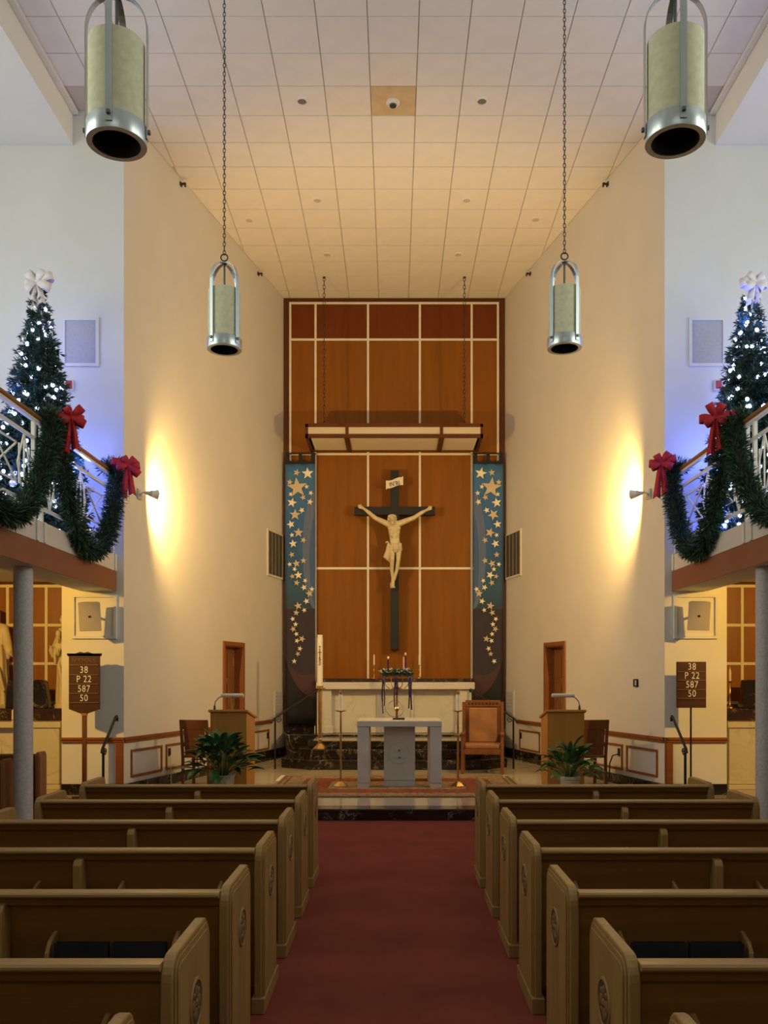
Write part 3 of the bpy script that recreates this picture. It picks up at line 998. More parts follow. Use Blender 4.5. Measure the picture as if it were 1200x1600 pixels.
# scroll with lettering
sc_ = MB()
top, bot = [], []
for k in range(13):
    f = k / 12
    x = 603.0 + 27 * f
    yy = 757.0 - 5.2 * f + 1.1 * sin(f * 2 * pi)
    top.append((PX(x, KY - .03), PZ(yy - 6.0 - (2.0 if k in (12,) else 0), KY - .03)))
    bot.append((PX(x, KY - .03), PZ(yy + 6.0 + (2.0 if k == 0 else 0), KY - .03)))
lm = (PX(605.2, KY - .03), PZ(757.5, KY - .03)); rm = (PX(628.0, KY - .03), PZ(752, KY - .03))
for k in range(12):
    q = [bot[k], bot[k + 1], top[k + 1], top[k]]
    sc_.prism(q, 'y', KY - .035, KY - .002)
scroll = sc_.build('title_scroll', M['scroll'], cx, world=True)
me = text_mesh('IN RI', .118, M['ink'], .002)
o = link('lettering', me, scroll)
o.rotation_euler = (pi / 2, -R(9), 0)
o.location = P(616.4, 756, KY - .04)
o.scale.x = .86
for dx in (-.006, .008):
    bar_ = MB().box(-.003, .003, -.002, .002, -.014, .014).build('quote_mark', M['ink'], scroll)
    bar_.location = P(616.6, 753.2, KY - .04) + Vector((dx, 0, 0))
# the figure, one continuous carved body
FY = KY - .10
def K(x, y, d=0.0): return P(540 + x / 7.5, 720 + y / 7.5, FY + d)
body = MB()
sh_l, sh_r = K(497, 742), K(640, 730)
body.limb([sh_l, K(350, 672, .02), K(268, 602, .05), K(215, 562, .07)], [.062, .047, .041, .027])
body.limb([sh_r, K(800, 668, .02), K(890, 608, .05), K(945, 580, .07)], [.062, .047, .041, .027])
for (hand, base, sx) in (('l', (215, 562), -1), ('r', (945, 580), 1)):
    b0 = K(base[0], base[1], .07)
    palm = b0 + Vector((sx * .045, 0, .025))
    body.limb([b0, palm], [.028, .034])
    for k in range(4):
        st = palm + Vector((sx * .018, -.005, -.022 + k * .016))
        md_ = st + Vector((sx * (.034 - .004 * abs(k - 1.5)), -.008, .006 + .005 * k))
        body.limb([st, md_, md_ + Vector((sx * .018, -.022, .004))], [.0105, .0095, .008], 8)
    body.limb([palm + Vector((0, -.01, .02)), palm + Vector((sx * .012, -.022, .052)), palm + Vector((sx * .026, -.032, .062))], [.011, .0105, .009], 8)
# torso
torso = [(570, 745, .100, .06), (568, 785, .132, .078), (570, 840, .120, .074), (573, 900, .104, .062), (577, 955, .104, .064), (582, 1010, .116, .072), (584, 1050, .105, .07)]
for i in range(len(torso) - 1):
    a, b2 = torso[i], torso[i + 1]
    for f in (0, .5):
        x = a[0] + (b2[0] - a[0]) * f; y = a[1] + (b2[1] - a[1]) * f
        body.ball(K(x, y, 0), (a[2] + (b2[2] - a[2]) * f, a[3] + (b2[3] - a[3]) * f, .075), 16, 10)
body.limb([sh_l, K(568, 752, .0), sh_r], [.064, .072, .064])
for sx in (-1, 1):
    body.ball(K(570 + sx * 42, 790, -.048), (.062, .036, .046))           # chest
    body.ball(K(572 + sx * 16, 890, -.050), (.026, .022, .034))
    body.ball(K(572 + sx * 15, 930, -.045), (.024, .02, .030))
    for rr in range(4):                                                  # ribs
        body.limb([K(572 + sx * 20, 838 + rr * 16 - 8, -.074), K(572 + sx * 58, 832 + rr * 18, -.050)], [.010, .008], 6)
# legs, feet crossed
body.limb([K(545, 1030), K(549, 1152, -.12), K(541, 1250, -.05), K(550, 1390, .01)], [.066, .043, .042, .025])
body.limb([K(622, 1030), K(618, 1160, -.10), K(606, 1255, -.03), K(572, 1392, .03)], [.066, .043, .042, .025])
body.ball(K(549, 1152, -.135), (.034, .026, .04)); body.ball(K(618, 1162, -.115), (.034, .026, .04))
body.limb([K(552, 1392, .0), K(556, 1430, -.06), K(555, 1475, -.085)], [.034, .036, .030])
body.limb([K(560, 1400, .03), K(540, 1445, -.03), K(538, 1480, -.055)], [.032, .034, .028])
for k in range(5):
    body.ball(K(535 + k * 11, 1486 - abs(k - 2) * 2, -.085), .0125, 8, 6)
# neck and head fallen to the left
body.limb([K(568, 745, -.02), K(556, 712, -.05)], [.045, .043])
hr = Euler((R(18), R(-16), 0)).to_matrix()
body.ball(K(545, 682, -.07), (.058, .075, .085), 16, 12, hr)
body.ball(K(545, 696, -.148), (.013, .022, .032), 8, 6, hr)               # nose
body.ball(K(549, 728, -.12), (.034, .038, .042), 10, 8, hr)               # beard
for sx in (-1, 1):
    body.ball(K(545 + sx * 17, 678, -.138), (.019, .010, .007), 8, 6, hr)  # brows
    for k in range(5):
        body.ball(K(545 + sx * (42 + 4 * (k % 2)), 660 + k * 19, -.02), (.020, .036, .030), 8, 6)
for k in range(7):
    a = pi * k / 6
    body.ball(K(545 - cos(a) * 38, 656 - sin(a) * 18, -.050), (.030, .062, .022), 8, 6)
corpus = body.build('corpus', M['ivory'], cx, world=True, fix=True)
rm_ = corpus.modifiers.new('one_body', 'REMESH'); rm_.mode = 'VOXEL'; rm_.voxel_size = .0070; rm_.use_smooth_shade = True
sm = corpus.modifiers.new('soft', 'SMOOTH'); sm.factor = .5; sm.iterations = 2
# loincloth with hanging fold
lc = MB()
for k in range(15):
    a = k / 14
    x = 512 + (646 - 512) * a
    dz = 22 * sin(a * pi)
    lc.ball(K(x, 985 + dz * .6 + (14 if k < 3 else 0), -.052 - .040 * sin(a * pi)), (.026, .028, .046), 8, 6)
    lc.ball(K(x, 1022 + dz * .7, -.050 - .035 * sin(a * pi)), (.024, .026, .044), 8, 6)
for k in range(6):
    lc.limb([K(575 + k * 6, 975, -.11), K(566 + k * 9, 1030, -.125), K(574 + k * 6, 1068, -.10)], [.012, .018, .010], 8)
for k in range(6):
    lc.limb([K(496 + k * 4, 965 + k * 3, -.05), K(478 + k * 8, 1060, -.045 - .012 * (k % 2)), K(452 + k * 14, 1128 + k * 11, -.03 - .016 * (k % 2))], [.016, .021, .020], 8)
lc.limb([K(505, 970, -.06), K(492, 948, -.09), K(475, 952, -.09), K(472, 966, -.08)], [.018, .015, .014, .012], 8)
for k in range(3):
    lc.limb([K(640, 985 + k * 12, -.04), K(655, 1020 + k * 10, -.03), K(662 - k * 6, 1045 + k * 6, -.02)], [.016, .014, .010], 8)
lo = lc.build('loincloth', M['ivory_cloth'], corpus)
rm_ = lo.modifiers.new('one_cloth', 'REMESH'); rm_.mode = 'VOXEL'; rm_.voxel_size = .0085; rm_.use_smooth_shade = True

# ------------------------------------------------------------------ lamps on the chancel walls
for s in (-1, 1):
    lr = 'left' if s < 0 else 'right'
    u0 = cu(216.5)
    q = cw(s, u0, 0, 0)
    z = PZ(772, q.y)
    base = cw(s, u0, .001, z)
    t = thing('wall_spotlight', 'white cone spotlight glowing on the %s chancel wall' % lr, 'wall lamp', base, group='wall spotlights')
    c = MB(); cwbox(c, s, u0 - .05, u0 + .05, .001, .035, z - .075, z + .075); c.build('wall_plate', M['white_metal'], t, world=True, bevel=.01)
    tip = P(616 - s * -(-391.5) if False else (616 + s * 391.5), 773.5, q.y - .03)
    a0 = cw(s, u0, .03, z)
    tip = a0 + Vector((-s * .075, -.10, 0))
    MB().tube([a0, a0 + Vector((-s * .03, -.05, -.01)), tip + Vector((s * .01, -.0, 0))], .013, 8).build('swivel_arm', M['white_metal'], t, world=True, smooth=True)
    d = (Vector((-s * .80, .60, -.03))).normalized()
    m3 = d.to_track_quat('Z', 'Y').to_matrix()
    cone = MB().lathe([(0, -.01), (.012, 0), (.044, .105), (.050, .11), (.050, .125), (.070, .205), (.066, .205), (.04, .12), (.0, .11)], 20, tip, m3)
    cone.build('cone_shade', M['white_metal'], t, world=True, smooth=True)
    MB().lathe([(0, .185), (.060, .185), (.060, .190), (0, .195)], 20, tip, m3).build('lamp_face', M['lampface'], t, world=True)
    mouth = tip + d * .225
    aim_d = Vector((-s * .50, .86, .10)).normalized()
    lamp('wall_spotlight_glow', 'SPOT', mouth, SCONCE_W, WARM, aim=mouth + aim_d, spot_size=R(180), spot_blend=.55, shadow_soft_size=.045)

# ------------------------------------------------------------------ lamps of the side chapels (downlights under the gallery)
for s in (-1, 1):
    lr = 'left' if s < 0 else 'right'
    lx, ly = s * 5.75, 9.20
    t = thing('gallery_downlight', 'warm downlight under the %s gallery' % lr, 'ceiling light', (lx, ly, CHC), group='gallery downlights')
    MB().lathe([(.09, 0), (.10, 0), (.10, -.03), (.085, -.03), (.08, -.005), (.0, -.005)][::-1], 18).build('can', M['white_metal'], t, smooth=True)
    lamp('gallery_downlight_glow', 'SPOT', (lx, ly, CHC - .09), CHAPEL_W, AMBER, aim=(s * 5.25, 12.9, 1.85), spot_size=R(68), spot_blend=.45, shadow_soft_size=.05)

# ------------------------------------------------------------------ ceiling fittings
CF = [(472, 158, 'left of the stained tile'), (753, 158, 'right of the stained tile'), (496, 313, 'in the middle row, left of centre'), (729, 313, 'in the middle row, right of centre'),
      (389, 344, 'by the left chancel wall'), (837, 343, 'by the right chancel wall'), (511, 398, 'left of centre, farthest back'), (716, 398, 'right of centre, farthest back')]
for (x, y, nm) in CF:
    Y = FPX * (CEIL - EYE) / (VY - y)
    dl = thing('recessed_downlight', 'unlit round ceiling downlight %s' % nm, 'ceiling light', (PX(x, Y), Y, CEIL), group='unlit ceiling downlights')
    MB().lathe([(.062, -.012), (.085, -.012), (.088, 0), (.062, 0)], 20).build('ring', M['tile'], dl, smooth=True)
    MB().lathe([(0, -.004), (.062, -.004), (.062, -.001), (0, -.001)], 20).build('lens', M['grid'] if y > 200 else M['lens_grey'], dl)
Y = FPX * (CEIL - EYE) / (VY - 160)
sd = thing('ceiling_speaker', 'round white fitting in the brown stained ceiling tile', 'ceiling fitting', (PX(614, Y), Y, CEIL))
MB().lathe([(0, -.035), (.06, -.035), (.092, -.02), (.095, 0), (0, 0)], 22).build('housing', M['white_metal'], sd, smooth=True)
MB().lathe([(0, -.055), (.045, -.055), (.048, -.035), (0, -.035)], 18).build('lens', M['steel_dark'], sd, smooth=True)

# ------------------------------------------------------------------ pendant lanterns
def lantern(x, y, zbot, phase, label):
    t = thing('pendant_lantern', label, 'pendant lamp', (x, y, zbot), group='pendant lanterns')
    MB().lathe([(.135, .0), (.168, 0), (.170, .004), (.170, .104), (.168, .108), (.161, .108), (.161, .02), (.135, .012)], 40, phase=.05).build('ring_band', M['steel'], t, smooth=True)
    MB().lathe([(.1585, .09), (.1585, .58), (.154, .58), (.154, .09)], 40).build('shade', M['parchment'], t, smooth=True)
    MB().lathe([(0, .085), (.153, .085), (.153, .095), (0, .095)], 30).build('inner_louvre', M['black_in'], t)
    MB().lathe([(.128, .004), (.134, .004), (.134, .085), (.128, .085)], 30).build('inner_collar', M['black_in'], t)
    for k in range(4):
        a = phase + k * pi / 2
        e = Vector((cos(a), sin(a), 0)); w = Vector((-sin(a), cos(a), 0))
        path = [(.172, .03), (.172, .50), (.172, .655)]
        for j in range(1, 9):
            b = j / 8 * pi / 2
            path.append((.012 + .160 * cos(b), .655 + .20 * sin(b)))
        mb = MB()
        n = len(path)
        for i, (r_, z) in enumerate(path):
            p0, p1 = path[max(i - 1, 0)], path[min(i + 1, n - 1)]
            tx, tz = p1[0] - p0[0], p1[1] - p0[1]
            L = sqrt(tx * tx + tz * tz); nx, nz = tz / L, -tx / L
            hw = .019
            for (q, sgn) in ((0.0, -1), (0.0, 1), (.006, 1), (.006, -1)):
                mb.v.append(tuple(e * (r_ + nx * q) + w * hw * sgn + Vector((0, 0, z + nz * q))))
        for i in range(n - 1):
            for j in range(4):
                j2 = (j + 1) % 4
                mb.f.append((i * 4 + j, i * 4 + j2, i * 4 + 4 + j2, i * 4 + 4 + j))
        mb.f.append((0, 1, 2, 3)); mb.f.append(tuple((n - 1) * 4 + j for j in range(4)))
        st = mb.build('strap', M['steel'], t)
        bt = MB().box(-.011, .011, -.011, .011, -.011, .011, Matrix.Translation(e * .181 + Vector((0, 0, .075))) @ Matrix.Rotation(a, 4, 'Z'))
        bt.build('bolt', M['steel_dark'], st, bevel=.003)
    MB().tube([(0, 0, .48), (0, 0, .89)], .011, 8).build('stem', M['steel_dark'], t)
    MB().lathe([(0, .845), (.024, .845), (.024, .875), (.012, .885), (0, .885)], 12).build('hub', M['steel_dark'], t, smooth=True)
    MB().torus((0, 0, .918), .034, .007, 18, 6, Matrix.Rotation(pi / 2, 3, 'X')).build('loop', M['chain'], t, smooth=True)
    ch = chain_mesh(0, 0, .945, CEIL - zbot, .054, .0042, .0115).build('chain', M['chain'], t, fix=False)
    ch['kind'] = 'stuff'
    return t

LY1, LY2 = 8.70, 5.06
lantern(PX(350.5, LY1), LY1, PZ(547, LY1), R(56), 'small-looking far pendant lantern hanging left of the banner-flanked crucifix')
lantern(PX(882, LY1), LY1, PZ(545, LY1), R(34), 'small-looking far pendant lantern hanging right of the crucifix')
lantern(PX(182.5, LY2), LY2, PZ(226, LY2), R(-87), 'large near pendant lantern at the top left corner')
lantern(PX(1055, LY2), LY2, PZ(222, LY2), R(-93), 'large near pendant lantern at the top right corner')

# ------------------------------------------------------------------ columns under the gallery
for s in (-1, 1):
    t = thing('gallery_column', 'round grey speckled column under the %s gallery' % ('left' if s < 0 else 'right'), 'column', (s * 4.02, 9.50, 0), group='gallery columns')
    MB().lathe([(0, .06), (.100, .06), (.100, 2.958), (0, 2.958)], 40).build('shaft', M['column'], t, smooth=True)
    MB().lathe([(0, 0), (.125, 0), (.125, .05), (.11, .06), (0, .06)], 32).build('base', M['column'], t, smooth=True)

# ------------------------------------------------------------------ gallery railing
def bar(mb, a, b, w=.016, d=.014):
    a, b = Vector(a), Vector(b)
    t = (b - a)
    L = t.length
    m = Matrix.Translation(a) @ t.to_track_quat('Z', 'X').to_matrix().to_4x4()
    mb.box(-w / 2, w / 2, -d / 2, d / 2, 0, L, m)
    return mb

for s in (-1, 1):
    lr = 'left' if s < 0 else 'right'
    xr = s * (BALC + .035)
    t = thing('gallery_railing', 'white patterned metal railing with wooden handrail along the %s gallery' % lr, 'railing', (xr, 10.5, 3.40), group='gallery railings')
    y_end = 12.05
    MB().box(*sorted((s * BALC, s * (BALC + .07))), 6.0, FRONT - .01, 3.23, 3.46).build('kerb_board', M['kerb'], t, world=True)
    hr_ = MB().box(xr - .036, xr + .036, 6.0, FRONT - .02, 4.545, 4.60)
    hr_.build('handrail', M['rail_wood'], t, world=True, bevel=.02, seg=3)
    MB().box(xr - .022, xr + .022, 6.0, y_end, 4.515, 4.545).build('rail_bar', M['white_metal'], t, world=True)
    MB().box(xr - .014, xr + .014, 6.0, y_end, 4.315, 4.35).build('rail_bar', M['white_metal'], t, world=True)
    MB().box(xr - .014, xr + .014, 6.0, y_end, 3.60, 3.635).build('rail_bar', M['white_metal'], t, world=True)
    posts = [y_end, 9.62, 9.42, 7.0]
    for y in posts:
        p = MB().box(xr - .02, xr + .02, y - .022, y + .022, 3.24, 4.515)
        p.box(*sorted((s * (BALC - .018), s * BALC)), y - .03, y + .03, 3.235, 3.46)
        p.build('post', M['white_metal'], t, world=True)
    # each bay: tall lozenges with a central bar, crossed by slanting bars
    Z0, Z1 = 3.635, 4.315
    for (b0, b1, n) in ((9.62, y_end, 5), (7.0, 9.42, 5)):
        st = (b1 - b0) / n
        for k in range(n):
            c0 = b0 + (k + .5) * st
            def part(*ab):
                bar(MB(), (xr, ab[0], ab[1]), (xr, ab[2], ab[3])).build('pattern_bar', M['white_metal'], t, world=True)
            zm = (Z0 + Z1) / 2
            if k % 2 == 0:
                w_ = st * .34
                part(c0, Z0, c0, Z1)
                part(c0, Z1, c0 - w_, zm); part(c0 - w_, zm, c0, Z0)
                part(c0, Z1, c0 + w_, zm); part(c0 + w_, zm, c0, Z0)
                part(c0 - w_ * .75, Z0 + .13, c0 - w_ * .75, Z1 - .13); part(c0 + w_ * .75, Z0 + .13, c0 + w_ * .75, Z1 - .13)
            else:
                w_ = st * .62
                part(c0 - w_, Z0 + .14, c0 + w_, Z1 - .14); part(c0 - w_, Z1 - .14, c0 + w_, Z0 + .14)
                part(c0 - w_, Z1 - .14, c0 + w_, Z1 - .14); part(c0 - w_, Z0 + .14, c0 + w_, Z0 + .14)


# ------------------------------------------------------------------ greenery
def needle(mb, p, d, L, w, rnd):
    side = d.cross(Vector((rnd.uniform(-1, 1), rnd.uniform(-1, 1), rnd.uniform(-1, 1))))
    if side.length < 1e-4: return
    side = side.normalized() * w
    b = len(mb.v)
    q = p + d * L * .55
    mb.v += [tuple(p), tuple(q + side), tuple(p + d * L), tuple(q - side)]
    mb.f.append((b, b + 1, b + 2, b + 3))


def rand_dir(rnd):
    z = rnd.uniform(-1, 1); a = rnd.uniform(0, 2 * pi); q = sqrt(1 - z * z)
    return Vector((q * cos(a), q * sin(a), z))


bulb_mesh = MB().ball((0, 0, 0), (.023, .023, .027), 8, 6).mesh('light_bulb', M['led'], smooth=True)
bauble_meshes = []
for m_ in (M['bauble'], M['bauble_white']):
    b = MB().ball((0, 0, 0), .045, 16, 10)
    bauble_meshes.append(b.mesh('bauble', m_, smooth=True))
cap_mesh = MB().lathe([(0, .062), (.006, .060), (.012, .055), (.013, .040), (0, .040)], 10).mesh('cap', M['steel'], smooth=True)


def bow_mesh(size, tails, tail_len, rnd, loops=5):
    """ribbon bow facing -Y: puffed loops fanned round the knot, or hanging tails"""
    mb = MB()
    if loops:
        fan = [R(a + rnd.uniform(-14, 14)) for a in ((8, 172, 52, 128, -28, 208) if loops > 4 else (10, 170))]
        for j, a in enumerate(fan):
            L = size * (1.0 if j < 2 else .82) * rnd.uniform(.72, 1.12)
            W = size * .24
            e = Vector((cos(a), 0, sin(a))); w = Vector((-sin(a), 0, cos(a)))
            n = 14
            b = len(mb.v)
            for i in range(n + 1):
                t_ = 2 * pi * i / n
                x = L * .5 * (1 - cos(t_))
                y = -.10 * size - size * .30 * sin(t_) * (.4 + .6 * x / L) - .02 * j * size
                hw = W * (.35 + .65 * min(1, 1.6 * x / L))
                for q in (-1, 1):
                    mb.v.append(tuple(e * x + w * hw * q + Vector((0, y, 0))))
            for i in range(n):
                mb.f.append((b + 2 * i, b + 2 * i + 1, b + 2 * i + 3, b + 2 * i + 2))
    for i in range(tails):
        sx = (-1, 1)[i % 2]
        b = len(mb.v)
        n = 9
        for j in range(n + 1):
            f = j / n
            x = sx * size * (.06 + .24 * f)
            y = -size * (.14 + .07 * sin(f * 5 + i))
            z = -tail_len * f * (1 - .10 * i)
            hw = size * (.10 + .14 * f)
            mb.v += [(x - hw, y, z - (.05 * size if j == n else 0)), (x, y - .02, z + (.10 * size if j == n else 0)), (x + hw, y, z - (.05 * size if j == n else 0))]
        for j in range(n):
            for k in range(2):
                mb.f.append((b + 3 * j + k, b + 3 * j + k + 1, b + 3 * j + k + 4, b + 3 * j + k + 3))
    return mb


def ribbon_bow(name, label, mat, loc, rz, size, tails, tail_len, group):
    t = thing(name, label, 'bow', loc, rz, group)
    rnd = random.Random(len(label) * 7)
    o = bow_mesh(size, 0, tail_len, rnd).build('loops', mat, t, smooth=True, fix=False)
    m_ = o.modifiers.new('thick', 'SOLIDIFY'); m_.thickness = .006
    o = bow_mesh(size, tails, tail_len, rnd, loops=0).build('tails', mat, t, smooth=True, fix=False)
    m_ = o.modifiers.new('thick', 'SOLIDIFY'); m_.thickness = .006
    MB().ball((0, -.16 * size, .02), (size * .16, size * .14, size * .16), 12, 8).build('knot', mat, t, smooth=True)
    return t


TREE_H, TREE_R = 3.34, .70
def tree_radius(f): return TREE_R * (1 - f) ** .92 + .035

def christmas_tree(s):
    lr = 'left' if s < 0 else 'right'
    rnd = random.Random(11 if s < 0 else 23)
    Y = 11.22
    X = PX(61, Y) if s < 0 else PX(1171, Y)
    t = thing('christmas_tree', 'tall dark green Christmas tree with blue-white lights on the %s gallery' % lr, 'Christmas tree', (X, Y, 3.40), group='Christmas trees')
    MB().lathe([(0, 0), (.05, 0), (.045, 1.2), (.02, 3.1), (0, TREE_H - .05)], 10).build('trunk', M['trunk'], t, smooth=True)
    st = MB()
    for k in range(3):
        a = k * 2 * pi / 3
        st.tube([(0, 0, .16), (.34 * cos(a), .34 * sin(a), .016)], .016, 6)
    st.build('stand', M['trunk'], t)
    mb = MB()
    tips = []
    NB = 1250
    for k in range(NB):
        f = 1 - sqrt((k + .5) / NB)
        f = min(.985, .045 + .955 * f)
        a = k * 2.39996 + rnd.uniform(-.3, .3)
        Rr = tree_radius(f) * rnd.uniform(.78, 1.10)
        z0 = f * TREE_H
        d = Vector((cos(a), sin(a), rnd.uniform(-.05, .35) if f < .9 else .9)).normalized()
        base = Vector((0, 0, z0))
        tip = base + Vector((cos(a), sin(a), 0)) * Rr + Vector((0, 0, Rr * rnd.uniform(-.10, .18)))
        axis = (tip - base)
        L = axis.length
        axis.normalize()
        nseg = max(6, int(L / .034))
        for i in range(nseg):
            g = .34 + .66 * (i + rnd.random()) / nseg
            p = base + (tip - base) * g + Vector((0, 0, -.05 * L * sin(g * pi)))
            if (X + p.x) * s < BALC + .17 or Y + p.y > FRONT - .10: continue
            for _ in range(5):
                dd = (axis * rnd.uniform(.55, 1.0) + rand_dir(rnd) * .62).normalized()
                needle(mb, p, dd, rnd.uniform(.055, .105), rnd.uniform(.006, .011), rnd)
        if (X + tip.x) * s > BALC + .17 and Y + tip.y < FRONT - .12: tips.append((tip, axis, f))
    o = mb.build('foliage', M['needle'], t, fix=False)
    o['kind'] = 'stuff'
    core = []
    for k in range(13):
        f = k / 12
        core.append((max(.0, tree_radius(f) * .34 - .015 * (k == 12)), .15 + f * (TREE_H - .30)))
    MB().lathe([(0, .15)] + core + [(0, TREE_H - .14)], 18).build('inner_branches', M['needle'], t, smooth=True)
    # string lights
    rnd.shuffle(tips)
    n = 0
    for (tip, axis, f) in tips:
        if f > .97: continue
        if tip.y > .22 * tree_radius(f) / TREE_R and rnd.random() < .6: continue
        p = tip - axis * rnd.uniform(-.01, .05)
        b = link('light_bulb', bulb_mesh, t)
        b.location = p
        b.rotation_euler = (rnd.uniform(-1, 1), rnd.uniform(-1, 1), 0)
        n += 1
        if n % 15 == 5:
            lamp('tree_bulb_glow', 'POINT', Vector((X, Y, 3.40)) + p + Vector((p.x, p.y, 0)).normalized() * .13, 9.5, (.12, .19, 1.0), shadow_soft_size=.02)
        if n >= 170: break
    k = 0
    for (tip, axis, f) in tips[520:]:
        if f > .93 or tip.y > .15: continue
        kind = rnd.randrange(2)
        bt = link('bauble', bauble_meshes[kind])
        bt.location = Vector((X, Y, 3.40)) + tip + axis * .01 + Vector((0, 0, -.06))
        sc = rnd.uniform(.75, 1.1)
        bt.scale = (sc, sc, sc)
        tag(bt, '%s bauble hanging %s the %s-hand Christmas tree' % (('shiny silver', 'matt white')[kind], 'low on' if f < .3 else ('halfway up' if f < .6 else 'near the top of'), lr), 'bauble', 'baubles on the %s Christmas tree' % lr)
        link('cap', cap_mesh, bt)
        k += 1
        if k >= 26: break
    ribbon_bow('tree_topper_bow', 'white ribbon bow on top of the %s Christmas tree' % lr, M['bow_white'], (X + .02, Y - .06, 3.40 + TREE_H + .03), R(12 * s), .22, 4, .30, 'tree topper bows')

christmas_tree(-1)
christmas_tree(1)


def garland(s, y0, y1, zlow, label, rnd):
    xg = s * (BALC - .045)
    pts = []
    N = 44
    for i in range(N + 1):
        f = i / N
        y = y0 + (y1 - y0) * f
        g = abs(2 * f - 1)
        z = zlow + (4.60 - zlow) * (g ** 2.3)
        bulge = .03 * sin(f * 9)
        pts.append(Vector((xg - s * (.03 + bulge * .6), y, z)))
    # turn over the handrail at the ends
    pts = [Vector((s * (BALC + .09), y0, 4.60)), Vector((s * (BALC + .03), y0, 4.66))] + pts + [Vector((s * (BALC + .03), y1, 4.66)), Vector((s * (BALC + .09), y1, 4.60))]
    t = thing('pine_garland', label, 'garland', (xg, (y0 + y1) / 2, zlow), group='pine garlands')
    MB().tube(pts, .045, 8).build('core', M['trunk'], t, world=True, smooth=True)
    mb = MB()
    for i in range(len(pts) - 1):
        a, b = pts[i], pts[i + 1]
        ax = (b - a)
        L = ax.length
        if L < 1e-4: continue
        ax.normalize()
        for _ in range(int(L * 3000) + 4):
            p = a + (b - a) * rnd.random()
            d = rand_dir(rnd)
            d = (d - ax * d.dot(ax) * .5)
            d.normalize()
            d = (d + Vector((0, 0, -.25))).normalized()
            p = p + d * rnd.uniform(.0, .105)
            if (p.x + d.x * .05) * s > BALC + .03 and p.z < 4.5: continue
            if p.y + .09 > FRONT - .02: continue
            needle(mb, p, (d + ax * rnd.uniform(-.6, .6)).normalized(), rnd.uniform(.06, .11), rnd.uniform(.0045, .008), rnd)
    o = mb.build('needles', M['needle2'], t, world=True, fix=False)
    o['kind'] = 'stuff'

rg = random.Random(5)
garland(-1, 9.74, 11.94, 3.34, 'green pine garland swag draped on the left gallery rail nearest the chancel', rg)
garland(-1, 7.30, 9.66, 3.36, 'green pine garland swag at the left edge of the left gallery rail', rg)
garland(1, 9.84, 11.94, 3.34, 'green pine garland swag draped on the right gallery rail nearest the chancel', rg)
garland(1, 7.30, 9.76, 3.36, 'green pine garland swag at the right edge of the right gallery rail', rg)
ribbon_bow('red_bow', 'red ribbon bow on the left gallery rail in front of the tree', M['bow_red'], (-BALC + .22, 9.80, 4.66), R(28), .19, 2, .40, 'red bows')
ribbon_bow('red_bow', 'red ribbon bow at the chancel end of the left gallery rail', M['bow_red'], (-BALC + .24, 11.84, 4.62), R(25), .20, 2, .44, 'red bows')
ribbon_bow('red_bow', 'red ribbon bow on the right gallery rail in front of the tree', M['bow_red'], (BALC - .22, 9.86, 4.68), R(-28), .19, 2, .42, 'red bows')
ribbon_bow('red_bow', 'red ribbon bow at the chancel end of the right gallery rail', M['bow_red'], (BALC - .24, 11.82, 4.64), R(-22), .20, 2, .46, 'red bows')

